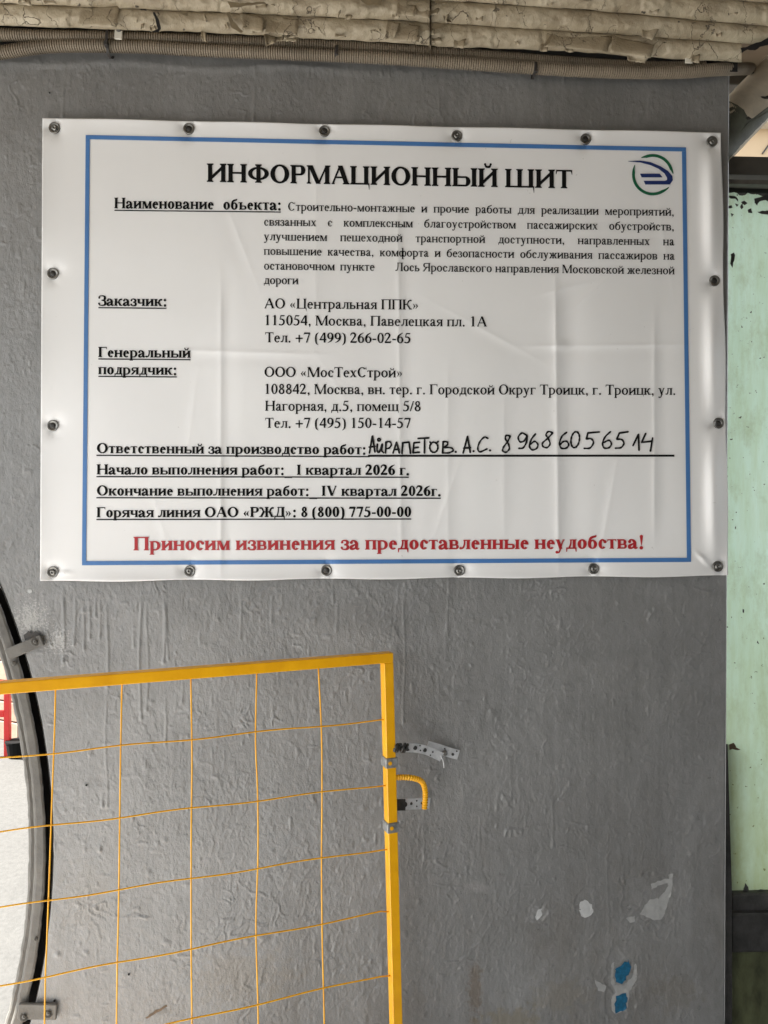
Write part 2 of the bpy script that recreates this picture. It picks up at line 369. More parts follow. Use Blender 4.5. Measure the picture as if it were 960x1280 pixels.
def relief(px, py):
    """metres of paint standing proud of the wall at photograph point (px, py)"""
    u = px / 568.0; v = py / 568.0
    wx = (fbm(N3, u * 9, v * 9, 3) - .5) * .09; wy = (fbm(N4, u * 9 + 5, v * 9, 3) - .5) * .09
    h = (fbm(N1, u * 2.2, v * 2.2, 3) - .5) * .004
    h *= .6
    # torn ridges of old paint, mostly upright, crossing patches of the wall
    r = 1 - np.abs(fbm(N2, (u + wx * .6) * 58, (v + wy) * 19, 2) - .5) * 2
    r = np.clip((r - .88) / .12, 0, 1) ** 1.5
    m = np.clip((fbm(N3, u * 5 + 3, v * 5 + 8, 3) - .45) / .15, 0, 1)
    h += r * m * .0004
    r2 = 1 - np.abs(fbm(N4, (u + wx) * 38 + (v) * 15, (v + wy) * 34, 2) - .5) * 2
    m2 = np.clip((fbm(N1, u * 6 + 13, v * 6 + 2, 2) - .55) / .10, 0, 1)
    h += np.clip((r2 - .92) / .08, 0, 1) * m2 * .0006
    # flat layers with raised edges
    s = fbm(N1, (u + wx * .4) * 17 + 40, (v + wy * .4) * 12, 5, .6)
    h += np.clip((s - .64) / .010, 0, 1) * .00035 - np.clip((.34 - s) / .010, 0, 1) * .00045
    # orange peel
    h += (fbm(N2, u * 150, v * 90, 2) - .5) * .0005
    bl = np.clip((N3(u * 75 + 7, v * 55 + 3) - .88) / .1, 0, 1); h += bl * .0009
    nk = 1 - np.abs(N4(u * 44 + wx * 200, v * 31 + 3) - .5) * 2; h += np.clip((nk - .9) / .1, 0, 1) * np.clip((N1(u * 26 + 9, v * 17) - .76) / .1, 0, 1) * .0015
    for x, y0, y1, a in drips:
        xx = x + np.sin(py * .045 + x) * 1.2
        wdt = 1.5 * a ** .5
        prof = np.exp(-((px - xx) / wdt) ** 2)
        lin = np.clip((py - y0) / 25, 0, 1) * np.clip((y1 - py) / 1.5, 0, 1)
        head = np.exp(-(((px - xx) / 2.3) ** 2 + ((py - y1 + 3) / 4) ** 2))
        h += a * (.0010 * prof * lin + .0010 * head)
    for x, y, rr, a in knobs:
        d2 = ((px - x) ** 2 + (py - y) ** 2) / rr ** 2
        h += a * .0012 * (np.exp(-d2) * 1.0 - .25 * np.exp(-d2 / 3))
    # thick brushed bead under the conduits
    bead = np.exp(-((py - (76 + px * .026 + 3 * np.sin(px * .03))) / 5) ** 2) * np.clip((600 - px) / 200, 0, 1)
    h += bead * .0016 * (.4 + fbm(N1, u * 18, v * 3, 2))
    for (x, y, rx, ry, a) in ((812, 1122, 30, 34, .9), (733, 1133, 13, 18, 1), (777, 1215, 17, 26, 1), (774, 1250, 18, 24, 1), (672, 1143, 12, 10, .8)):
        q = np.sqrt(((px - x) / rx) ** 2 + ((py - y) / ry) ** 2) + (fbm(N2, u * 38, v * 38, 3) - .5) * 1.3
        h -= np.clip((1.0 - q) / .07, 0, 1) * .0006 * a; h += np.exp(-((q - 1.06) / .05) ** 2) * .0005
    # the old square patches of filler low on the right
    return h * 1.25 + fmap(px, py) * .75
wallroot = empty('plaster_wall', P(480, 1000, 0)); wallroot.location.z = 0
tag(wallroot, 'grey painted wall with thick drips and chipped paint behind the white notice banner', 'wall', kind='thing')
rows = np.arange(28, 1306, 1.3); cols = 740
PY = np.repeat(rows[:, None], cols, 1)
xl = circ(RW, rows); xr = wall_right(rows)
tt = np.linspace(0, 1, cols)[None]
# finer towards the part in view: left clamp at px -20 for the dense grid
xl_d = np.maximum(xl, -14)
PX = xl_d[:, None] + (xr - xl_d)[:, None] * tt
H = relief(PX, PY)
edge = np.clip(np.minimum(PX - xl_d[:, None], (xr[:, None] - PX)) / 2.0, 0, 1)
H = H - (1 - edge) ** 2 * .003
Xw, Yw, Zw = Pn(PX, PY, 0.0 * PX); Yw = -H
o = grid_mesh('painted_face', Xw, Yw, Zw, M['wall'], None, flip=True); set_parent_keep(o, wallroot)
# coarse remainder: left of the picture above the opening, below the picture, and the wall's thickness
mb = MB()
def wp(px, py, Y=0.0): return P(px, py, Y)
zb = 0.0
def strip(a, b):                                          # faces between two polylines
    n_ = len(a); mb.add(a + b, [(i, i + 1, n_ + i + 1, n_ + i) for i in range(n_ - 1)])
pr = list(np.arange(28, 735, 12.0)) + [735.0]
strip([wp(max(float(circ(RW, p_, -1500)), -1500), p_) if p_ > 212 else wp(-2400, p_) for p_ in pr], [wp(-14, p_) for p_ in pr])
arcl = [wp(CX + RW * math.cos(t), CY - RW * math.sin(t)) for t in np.linspace(R(22.6), R(-18), 70)]
strip(arcl, [p + Vector((0, .055, 0)) for p in arcl])     # reveal of the round opening
e0 = [wp(wall_right(p_), p_, 0.0015) for p_ in (28, 400, 800, 1304)]; strip(e0, [p + Vector((.0, .07, 0)) for p in e0])
bl_, br_ = wp(float(circ(RW, 1304)), 1304, .0012), wp(wall_right(1304), 1304, .0012)
ft = [wp(float(circ(RW, p_)), p_, .0012) for p_ in (1304, 1400, 1500, 1598)]
strip(ft, [Vector((br_.x - .002 * i, .0012, p.z)) for i, p in enumerate(ft)])
o = mb.build('wall_return', M['wall']); set_parent_keep(o, wallroot)

def patch(name, pts, mat, Y, parent, jag=.8, thick=.0008, lab=None):
    """irregular flat flake of paint at photograph outline pts"""
    out = []
    n_ = len(pts)
    for i in range(n_):
        a, b = pts[i], pts[(i + 1) % n_]; L = math.dist(a, b); k = max(1, int(L / 3))
        for j in range(k):
            t = j / k; out.append((a[0] + (b[0] - a[0]) * t + random.uniform(-jag, jag), a[1] + (b[1] - a[1]) * t + random.uniform(-jag, jag)))
    if parent is not None and parent.name.startswith('plaster_wall'):
        from mathutils.geometry import delaunay_2d_cdt
        pts_ = [Vector(p) for p in out]; n0 = len(pts_)
        xs_ = [p[0] for p in out]; ys_ = [p[1] for p in out]
        for gx in np.arange(min(xs_), max(xs_), 2.2):
            for gy in np.arange(min(ys_), max(ys_), 2.2): pts_.append(Vector((gx + random.uniform(-.5, .5), gy + random.uniform(-.5, .5))))
        vv, _, ff, *_r = delaunay_2d_cdt(pts_, [], [list(range(n0))], 1, 1e-4)
        a_ = np.array([(p.x, p.y) for p in vv]); hh = relief(a_[:, 0], a_[:, 1])
        vs_ = [P(a_[i, 0], a_[i, 1], -float(hh[i]) - .0005 - thick * .3) for i in range(len(vv))]
        fs_ = [list(q) for q in ff]
        cen_ = [sum(a_[i, 0] for i in q) / 3 for q in fs_]
        o = mesh(name, vs_, fs_, mat, None, True); set_parent_keep(o, parent)
        if lab: o['label'] = lab
        return o
    f = [P(x, y, Y - thick) for x, y in out]; g = [P(x, y, Y + .001) for x, y in out]; n_ = len(out)
    o = mesh(name, f + g, [list(range(n_))[::-1]] + [(i, (i + 1) % n_, n_ + (i + 1) % n_, n_ + i) for i in range(n_)], mat)
    if parent is not None: set_parent_keep(o, parent)
    if lab: o['label'] = lab
    return o
def zz(o, k): return [(560 + x / 2.6667, 1000 + y / 2.6667) for x, y in k]
S7 = lambda k: [(560 + x / 2.6667, 1000 + y / 2.6667) for x, y in k]
patch('bare_or_shade_patch', S7([(735, 250), (752, 245), (748, 290), (738, 330), (722, 380), (712, 398), (680, 400), (655, 385), (640, 380), (655, 350), (675, 330), (705, 325), (725, 305), (735, 285)]), M['chipgrey'], -.0008, wallroot, lab='pale undercoat bared in a torn hooked shape')
patch('bare_or_shade_patch', S7([(675, 280), (710, 268), (736, 262), (732, 276), (700, 284), (680, 300)]), M['chipgrey'], -.0008, wallroot)
patch('bare_or_shade_patch', S7([(592, 392), (625, 385), (622, 405), (608, 410)]), M['chipgrey'], -.0008, wallroot)
patch('bare_or_shade_patch', S7([(440, 340), (458, 330), (480, 350), (486, 375), (470, 390), (455, 392), (445, 385), (436, 365)]), M['chipwhite'], -.0008, wallroot, lab='small whitish oval of bared plaster')
patch('bare_or_shade_patch', S7([(300, 365), (312, 360), (313, 385), (295, 400), (290, 392)]), M['chipwhite'], -.0008, wallroot)
patch('blue_patch', S7([(575, 550), (603, 533), (608, 560), (597, 590), (580, 612), (562, 610), (556, 580), (560, 560)]), M['chipblue'], -.0010, wallroot, jag=1.5, thick=.004)
patch('blue_patch', S7([(562, 655), (590, 645), (598, 670), (596, 692), (560, 712), (556, 690)]), M['chipblue'], -.0010, wallroot, jag=1.5, thick=.004)
patch('bare_or_shade_patch', S7([(545, 545), (555, 540), (552, 600), (560, 618), (585, 618), (615, 590), (622, 545), (610, 528), (628, 548), (630, 600), (605, 640), (600, 690), (560, 716), (546, 700), (545, 660), (560, 640), (542, 610)]), M['chipgrey'], -.0002, wallroot, jag=.7, thick=.0009)
patch('bare_or_shade_patch', S7([(490, 600), (530, 620), (520, 640), (500, 635)]), M['chipgrey'], -.0006, wallroot)
patch('bare_or_shade_patch', [(34.5, 737), (39, 736.5), (40.5, 740), (37.5, 742), (34.5, 740)], M['chipwhite'], -.0014, wallroot, jag=.3)
patch('scrape_mark', [(182, 1272), (190, 1266), (208, 1256), (210, 1258), (193, 1268), (184, 1273)], M['rust'], -.001, wallroot, jag=.7)
for x, y, r_ in ((108, 981.5, 1.2), (161, 1218, 1.3), (68, 1251, 1.4), (62, 116, 1.0)):
    o = MB().tube([P(x, y, -.0045), P(x, y, .001)], r_ / 568, 8).build('nail_hole', M['dark']); set_parent_keep(o, wallroot)

# ================================================================== ROUND OPENING FRAME
fr = empty('round_frame', P(40, 1060, 0)); fr.location.z = 0
tag(fr, 'curved grey brown steel frame lining the round opening left of the wall', 'frame', kind='thing')
def arc_loft(prof, a0=23.5, a1=-19, n=110, wob=0.0):
    b = MB(); m_ = len(prof); v = []
    for i in range(n):
        t = R(a0 + (a1 - a0) * i / (n - 1))
        for (r_, Y) in prof:
            rr = r_ + (wob * (N1(np.array(i * .7), np.array(r_ * .3)) - .5) if wob else 0)
            v.append(P(CX + rr * math.cos(t), CY - rr * math.sin(t), Y))
    f = [(i * m_ + k, i * m_ + k + 1, (i + 1) * m_ + k + 1, (i + 1) * m_ + k) for i in range(n - 1) for k in range(m_ - 1)]
    return b.add(v, f)
def fpart(b, name, mat, root, smooth=False):
    o = b.build(name, mat, None, smooth); set_parent_keep(o, root); return o
fpart(arc_loft([(827, .03), (827, .004), (828, .0005), (830, -.001), (838, .000), (840.5, .002), (841.5, .006), (841.5, .05)], wob=1.2), 'outer_band', M['frame'], fr)
fpart(arc_loft([(820, .06), (820, .018), (821, .012), (823, .010), (827.2, .012), (827.2, .028)], wob=1.6), 'inner_lip', M['frame'], fr)
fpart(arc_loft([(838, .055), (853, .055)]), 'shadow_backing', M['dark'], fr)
def obox(center, ux, uy, hx, hy, hz, bev=.001):
    """box centred at center, half sizes hx along ux, hy along uy (both in the wall plane), hz out of the wall"""
    X = Vector(ux).normalized(); Z = Vector(uy).normalized(); Yv = X.cross(Z)
    Mx = Matrix((X, Yv, Z)).transposed().to_4x4(); Mx.translation = center
    return MB().box((-hx, -hz, -hy), (hx, hz, hy), Mx, bev)
def bracket(c, ang, L, W, bolts):
    t = R(ang); ux = (math.cos(t), 0, math.sin(t)); uy = (-math.sin(t), 0, math.cos(t))
    b = obox(P(*c, -.009), ux, uy, L / 568 / 2, W / 568 / 2, .004, .0015)
    o = fpart(b, 'bracket', M['frame'], fr)
    for x, y in bolts:
        s_ = MB().tube([P(x, y, -.009), P(x, y, -.0145), P(x, y, -.0150)], [5.4 / 568, 5.2 / 568, 4.2 / 568], 16).build('washer', M['frame'])
        s_.parent = o
        s_ = MB().tube([P(x, y, -.014), P(x, y, -.018), P(x, y, -.0195)], [2.7 / 568, 2.6 / 568, 1.6 / 568], 6).build('bolt', M['frame'])
        s_.parent = o
    return o
bracket((31, 809), 23, 46, 14, [(44, 802)])
bracket((47, 1264), -3, 46, 19, [(60.5, 1266.5), (30, 1271)])
fpart(MB().tube([P(17.5, 829, -.002), P(17.5, 829, -.007), P(17.5, 829, -.008)], [3.2 / 568, 3 / 568, 1.8 / 568], 8), 'rivet', M['frame'], fr)
fpart(MB().tube([P(45, 1174, -.002), P(45, 1174, -.005)], [2.6 / 568, 2 / 568], 8), 'rivet', M['frame'], fr)
o = patch('torn_mortar', [(30, 793), (36, 789), (41, 792), (45, 789), (49, 791), (48, 796), (38, 798), (31, 800)], M['screw'], -.003, fr, jag=1.0, thick=.002)

# ================================================================== CEILING BOARDS, CONDUITS
def interp(px, pts): return np.interp(px, [p[0] for p in pts], [p[1] for p in pts])
lineA = [(-200, 22), (0, 32), (240, 40), (480, 53), (540, 57)]
lineB = [(-200, -7), (0, 4), (240, 14), (480, 25), (540, 28.5)]
rA = [(540, 57.5), (720, 64.5), (830, 73), (925, 78)]; rA2 = [(540, 57.5), (700, 63), (770, 66), (840, 73), (925, 78)]
rB = [(540, 28.5), (720, 39.5), (925, 54), (1300, 78)]; rC = [(540, 1), (570, 2), (720, 11.5), (960, 33), (1300, 58)]
ceil = empty('ribbed_ceiling_edge', P(480, 20, -.06))
tag(ceil, 'cream ribbed boards with cracked peeling paint running above the conduits', 'ceiling edge', kind='thing')
def rib(bot, top, x0, x1, Yb, Yt, bulge, seed, ragged_left=0, ragged_right=0):
    n_ = int((x1 - x0) / 2.2); m_ = 16
    px = np.linspace(x0, x1, n_)[:, None]; s = np.linspace(-.14, 1.0, m_)[None]
    b_ = interp(px, bot); t_ = interp(px, top)
    rg = (fbm(N1, px * .06 + seed, px * 0 + seed, 3) - .5) * 5
    ss = np.clip(s, 0, 1)
    py = b_ + (t_ - b_) * ss + (1 - ss) ** 4 * rg * .5
    curl = np.where(s < 0, -s / .14, 0)
    Yv = Yb + (Yt - Yb) * ss - bulge * np.sin(np.pi * np.clip(ss * .92 + .08, 0, 1)) ** .6 + curl * .03
    # plates of paint that lift differently
    cx = np.floor((px + 9 * N2(px * .05, ss * 3 + seed)) / 31); lift = (N3(cx * 7.7 + seed * 3, 0 * cx + seed) - .5) * .008 * (.3 + (1 - ss))
    hh = (fbm(N2, px * .035 + seed * 9, py * .09, 4) - .5) * .0065 + (fbm(N1, px * .2, py * .2 + seed, 3) - .5) * .003
    Yv = Yv + lift - hh
    X_, Y_, Z_ = Pn(px + 0 * s, py, Yv)
    o = grid_mesh('ceiling_slat', X_, Y_, Z_, M['cream'], None, flip=False); set_parent_keep(o, ceil); return o
def up(l, k): return [(x, y - k) for x, y in l]
rib(lineA, lineB, -200, 537, -.050, -.070, .014, 1.3)
rib(lineB, up(lineB, 28), -200, 537, -.071, -.092, .014, 2.1)
rib(up(lineB, 28), up(lineB, 57), -200, 537, -.093, -.115, .014, 3.7)
rib(rA, rB, 539, 927, -.040, -.062, .012, 4.9)
rib(rB, rC, 539, 1250, -.063, -.086, .013, 5.6)
rib(rC, up(rC, 29), 539, 1250, -.087, -.110, .013, 6.8)
rib(up(rC, 29), up(rC, 58), 539, 1250, -.111, -.135, .013, 7.7)
# the left board's cut end standing proud of the right one
b = MB()
for k in range(2):
    pass
e1 = [P(538.6, y, -.088 + (y + 2) * .0006) for y in (-12, 0, 14, 28, 42, 57)]
b.add(e1 + [p + Vector((.001, .05, 0)) for p in e1], [(i, i + 1, 7 + i, 6 + i) for i in range(5)])
fpart(b, 'board_end', M['cream'], ceil)
# backing board that closes the gap behind the ribs
b = MB(); b.add([P(-300, 50, -.018), P(922, 90, -.018), P(922, -80, -.018), P(-300, -80, -.018)], [(0, 1, 2, 3)]); fpart(b, 'backing_board', M['dark'], ceil)
def curl_flake(pts, Y0, Y1, name='paint_flake', mat='cream', n_=8):
    """a curling sheet: pts = (top-left, top-right, bottom-right, bottom-left) photograph corners, curling out of the surface"""
    (a, b_, c, d) = pts; v = []
    for j in range(n_ + 1):
        t = j / n_
        for i in range(n_ + 1):
            s = i / n_
            x = (a[0] * (1 - s) + b_[0] * s) * (1 - t) + (d[0] * (1 - s) + c[0] * s) * t
            y = (a[1] * (1 - s) + b_[1] * s) * (1 - t) + (d[1] * (1 - s) + c[1] * s) * t
            y += (random.uniform(-.8, .8) if j in (0, n_) else 0); x += (random.uniform(-.8, .8) if i in (0, n_) else 0)
            Y = Y0 + (Y1 - Y0) * math.sin(t * math.pi * .62) + .004 * math.sin(s * 5)
            v.append(P(x, y, Y))
    f = [(j * (n_ + 1) + i, j * (n_ + 1) + i + 1, (j + 1) * (n_ + 1) + i + 1, (j + 1) * (n_ + 1) + i) for j in range(n_) for i in range(n_)]
    o = mesh(name, v, f, M[mat], None, True); sm = o.modifiers.new('s', 'SOLIDIFY'); sm.thickness = .0012
    set_parent_keep(o, ceil); return o
curl_flake([(766, 44), (817, 57), (814, 73), (762, 66)], -.066, -.090)
curl_flake([(781, 63), (813, 68), (806, 79), (785, 76)], -.086, -.075)
curl_flake([(684, 41), (766, 46), (759, 66), (681, 58)], -.062, -.074)
curl_flake([(251, 40), (257, 41), (258, 52), (253, 51)], -.06, -.070)
curl_flake([(330, 42), (344, 47), (343, 54), (333, 58)], -.058, -.070)
curl_flake([(345, 44), (374, 46), (372, 52), (346, 51)], -.05, -.055)
curl_flake([(490, 28), (525, 33), (524, 52), (487, 51)], -.074, -.090)
curl_flake([(483, 26), (500, 30), (494, 46), (481, 50)], -.074, -.086)
curl_flake([(300, 16), (330, 22), (329, 41), (304, 38)], -.076, -.088)
curl_flake([(334, 22), (373, 24), (372, 45), (331, 42)], -.074, -.083)
curl_flake([(800, 29), (826, 33), (816, 50), (803, 47)], -.076, -.086)
curl_flake([(497, 4), (520, 8), (518, 20), (494, 20)], -.096, -.108)
curl_flake([(520, 8), (538, 15), (537, 24), (519, 19)], -.096, -.102)
curl_flake([(100, 8), (150, 8), (146, 35), (98, 32)], -.071, -.084)
fr_ = random.Random(3)
for i in range(70):
    px = fr_.uniform(-5, 950); left = px < 537; k = fr_.choice((0, 0, 1, 1, 2))
    lo = interp(px, lineA if left else rA) if k == 0 else (interp(px, lineB if left else rB) if k == 1 else (interp(px, lineB) - 28 if left else interp(px, rC)))
    if not left and k == 0 and px > 915: continue
    Yk = (-.066, -.087, -.109)[k] + (0 if left else (.010, .009, .008)[k])
    wd = fr_.uniform(3, 15); ht = fr_.uniform(3, 11); y0 = lo - fr_.uniform(4, 26)
    sk = fr_.uniform(-4, 4)
    y1 = min(y0 + ht, lo + 3)
    curl_flake([(px, y0), (px + wd, y0 + wd * .05 + fr_.uniform(-2, 2)), (px + wd + sk, y1 + fr_.uniform(-2, 2)), (px + sk * .5, y1)], Yk, Yk - fr_.uniform(.003, .010), n_=4)
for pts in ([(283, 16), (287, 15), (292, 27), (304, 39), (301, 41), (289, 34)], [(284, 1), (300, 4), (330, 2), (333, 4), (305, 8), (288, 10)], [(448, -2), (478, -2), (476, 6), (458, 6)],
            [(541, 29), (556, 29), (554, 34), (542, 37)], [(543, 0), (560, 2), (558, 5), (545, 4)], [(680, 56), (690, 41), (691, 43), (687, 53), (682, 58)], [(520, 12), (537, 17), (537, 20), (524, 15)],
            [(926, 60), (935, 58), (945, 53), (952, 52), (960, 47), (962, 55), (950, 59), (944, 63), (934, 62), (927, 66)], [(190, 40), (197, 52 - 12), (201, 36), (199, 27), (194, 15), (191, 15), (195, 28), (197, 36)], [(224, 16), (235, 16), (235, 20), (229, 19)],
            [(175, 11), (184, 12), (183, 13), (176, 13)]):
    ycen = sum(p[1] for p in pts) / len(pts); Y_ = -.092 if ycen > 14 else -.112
    o = patch('bare_or_shade_patch', pts, M['dark'] if pts[0][0] > 900 or pts[0][0] < 200 else M['undercoat'], Y_ + .004, ceil, jag=.5, thick=.001)  # bared spots; the brown also carries shade left by missing flakes

def corrugated(name, pts, rad, label, pitch=.0051):
    cps = [P(x, y, Y) for x, y, Y in pts]; sm = spline(cps, 10)
    seg = [0.0]
    for a, b_ in zip(sm, sm[1:]): seg.append(seg[-1] + (b_ - a).length)
    L = seg[-1]; n_ = int(L / (pitch / 4)); out = []; rr = []
    sx = np.interp(np.linspace(0, L, n_), seg, [p.x for p in sm]); sy = np.interp(np.linspace(0, L, n_), seg, [p.y for p in sm]); sz = np.interp(np.linspace(0, L, n_), seg, [p.z for p in sm])
    for i in range(n_):
        out.append(Vector((sx[i], sy[i], sz[i]))); ph = (i * L / n_ / pitch) % 1
        rr.append(rad * (1.0 if ph < .5 else .80))
    # tangents from a coarse stride keep the rings square to the pipe
    b = MB().tube(out, rr, 14)
    o = b.build(name, M['conduit']); tag(o, label, 'conduit', 'corrugated conduits under the ceiling edge'); return o
c1 = corrugated('conduit', [(-120, 74, -.022), (-40, 71, -.022), (0, 66, -.022), (30, 61.5, -.023), (60, 58, -.024), (100, 57, -.024), (180, 58.5, -.023), (240, 62, -.022), (360, 67, -.022), (480, 72.5, -.022), (600, 80.5, -.023), (720, 88, -.022),
                     (800, 90.5, -.022), (850, 90, -.022), (895, 87, -.018), (914, 86.5, .0), (928, 86, .05), (936, 86, .12), (938, 86, .20)], .0137, 'dusty corrugated conduit, the lower and fuller of the two above the banner')
c2 = corrugated('conduit', [(-120, 40, -.028), (0, 43.5, -.028), (60, 45.5, -.026), (140, 47, -.021), (240, 50, -.017), (400, 57, -.014), (480, 61.5, -.014), (600, 70, -.014), (700, 78, -.014), (800, 84, -.012), (880, 84, -.012)], .0132, 'dusty corrugated conduit running behind and above the lower one')
def cable_tie(x, y0, y1, lab):
    yc = (y0 + y1) / 2; rr = (y1 - y0) / 2 / 568; c = P(x, yc, -.022)
    t = [c + Vector((.002 * math.sin(a), -math.cos(a) * rr * 1.02, math.sin(a) * rr * 1.12)) for a in np.linspace(0, 2 * math.pi, 21)]
    b = MB()
    v = []; f = []
    for p in t: v += [p + Vector((-.0028, 0, 0)), p + Vector((.0028, 0, 0))]
    b.add(v, [(2 * i, 2 * i + 1, 2 * i + 3, 2 * i + 2) for i in range(20)])
    b.box((c.x - .004, c.y - rr * 1.25, c.z - rr * .9), (c.x + .004, c.y - rr * .8, c.z - rr * .5), None, .001)
    o = b.build('cable_tie', M['tie']); sm = o.modifiers.new('s', 'SOLIDIFY'); sm.thickness = .0012
    tag(o, lab, 'cable tie', 'cable ties on the conduits')
cable_tie(138, 39, 69, 'dark cable tie on the conduits beside the pale clip')
cable_tie(420.5, 58.5, 74.5, 'dark cable tie round the conduit above the banner word gap, middle of the three')
cable_tie(667.5, 79, 97, 'dark cable tie nearest the right end of the conduit')
def clip(x, y, wd, ht, lab):
    b = obox(P(x, y, -.046), (1, 0, -.05), (.05, 0, 1), wd / 1136, ht / 1136, .0015, .0006)
    o = b.build('wall_clip', M['clip']); tag(o, lab, 'clip', 'clips holding the conduits')
    s_ = MB().tube([P(x, y - ht * .75, -.040), P(x, y - ht * .75, -.052), P(x, y - ht * .75, -.054)], [4 / 568, 4 / 568, 2.5 / 568], 10).build('clip_screw', M['steel']); s_.parent = o
clip(148, 43.5, 9, 11, 'small pale clip beside the first cable tie at upper left')
clip(861, 74, 9, 10, 'small dull clip under the peeling boards at upper right')

# ================================================================== RIGHT SIDE: downpipe, beam, mint panel
YP = .13
pr_ = empty('mint_door', P(1000, 900, YP)); pr_.location.z = 0
tag(pr_, 'mint green painted translucent door with peeling top edge, right of the grey wall', 'door', kind='thing')
rows = np.arange(236, 1122, 4.0); 
colsx = np.linspace(890, 1300, 120)
PX, PY = np.meshgrid(colsx, rows)
# rounded, ragged outline
Hm = (fbm(N1, PX / 60, PY / 120, 3) - .5) * .006 + (fbm(N2, PX / 7, PY / 14, 3) - .5) * .0016
botc = 1118 - 10 * np.clip((921 - colsx) / 12, 0, 1) ** 2 * (colsx > 905)
topc = 243 + (fbm(N3, colsx / 9, colsx * 0, 3) - .5) * 7
PYc = topc[None] + (PY - rows[0]) / (rows[-1] - rows[0]) * (botc - topc)[None]
X_, Y_, Z_ = Pn(PX, PYc, YP - Hm)
o = grid_mesh('door_leaf', X_, Y_, Z_, M['mint'], None, flip=True); set_parent_keep(o, pr_)
for pts in ([(911, 247), (915, 249), (919, 248), (923, 252), (921, 246), (912, 244)], [(926, 253), (931, 257), (934, 254), (930, 251)], [(918, 254), (923, 256), (921, 259)], [(934, 262), (939, 260), (941, 266), (936, 266)], [(913, 266), (917, 268), (915, 271)], [(943, 248), (950, 246), (958, 243), (975, 243), (975, 250), (962, 254), (957, 250), (950, 252), (946, 257), (944, 253)],
            [(911, 257), (915, 257), (916, 260), (911, 260)], [(946, 265), (956, 263), (965, 264), (964, 269), (952, 268)], [(925, 259), (928, 253), (929, 259), (927, 262)],
            [(912, 930), (917, 929), (921, 934), (926, 937), (922, 938), (916, 936), (912, 937)], [(929, 1120), (929, 1111), (932, 1104), (935, 1109), (936, 1120)], [(940, 1115), (950, 1112), (962, 1114), (962, 1121), (940, 1121)],
            [(928, 762), (929.5, 762), (930, 766), (928.5, 766)], [(946, 801), (948, 802), (948.5, 805), (946.5, 804)], [(938, 389), (939.5, 389), (939.5, 391), (938, 391)], [(914, 317), (918, 315), (919, 322), (915, 335), (913, 330)]):
    patch('bare_or_shade_patch', pts, M['rust'] if pts[0][1] > 900 and pts[0][1] < 1000 else M['sill'], YP - .003, pr_, jag=.7, thick=.0012)
def wallbox(name, px0, py0, px1, py1, Yf, Yb, mat, root=None, bev=.002, lab=None, cat=None, right=None):
    a = P(px0, py0, Yf); c = P(px1, py1, Yf); b = MB().box((a.x, Yf, c.z), (c.x, Yb, a.z), None, bev)
    o = b.build(name, mat)
    if root is not None: set_parent_keep(o, root)
    if lab: tag(o, lab, cat, kind='thing')
    return o
bm_ = empty('lintel_beam', P(1050, 210, .08)); tag(bm_, 'dark grey horizontal beam above the mint green door', 'beam', kind='thing')
wallbox('beam_face', 880, 194, 1400, 227.5, .085, .12, M['beam'], bm_)
wallbox('beam_flange', 880, 228, 1400, 235, .075, .098, M['frame'], bm_)
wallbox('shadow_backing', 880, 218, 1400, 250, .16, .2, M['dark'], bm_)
wallbox('header_board', 905, 20, 1400, 118, .30, .36, M['beam'], bm_)
sl = empty('door_sill', P(1000, 1140, .1)); tag(sl, 'dark grimy ledge under the mint green door', 'sill', kind='thing')
wallbox('upper_ledge', 914, 1118, 1400, 1133, .112, .2, M['sill'], sl, .004)
wallbox('lower_ledge', 914, 1143, 1400, 1179, .095, .25, M['sill'], sl, .004)
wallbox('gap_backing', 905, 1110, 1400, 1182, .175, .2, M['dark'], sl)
wallbox('lower_panel', 908, 1178, 1400, 1640, .125, .2, M['olive'], None, .002, 'grimy olive green panel below the dark ledge at lower right', 'panel')
b = MB(); b.add([P(904, 925, .03), P(909, 925, .03), P(914.5, 1060, .04), P(915.5, 1640, .04), P(890, 1640, .04), P(895, 1000, .03)], [(0, 1, 2, 3, 4, 5)])
jl = P(912, 1280, .05)
b = MB(); a0, a1 = P(905.5, 930, .05), P(915.5, 1640, .05)
b.add([P(900, 930, .05), P(909.5, 930, .05), P(914.8, 1110, .05), P(915.8, 1640, .05), P(900, 1640, .05)] + [P(900, 930, .16), P(909.5, 930, .16), P(914.8, 1110, .16), P(915.8, 1640, .16), P(900, 1640, .16)],
      [(0, 4, 3, 2, 1), (1, 2, 7, 6), (2, 3, 8, 7), (0, 1, 6, 5)])
o = b.build('door_jamb', M['sill']); tag(o, 'narrow dark jamb between the grey wall edge and the green door', 'door jamb', kind='thing')

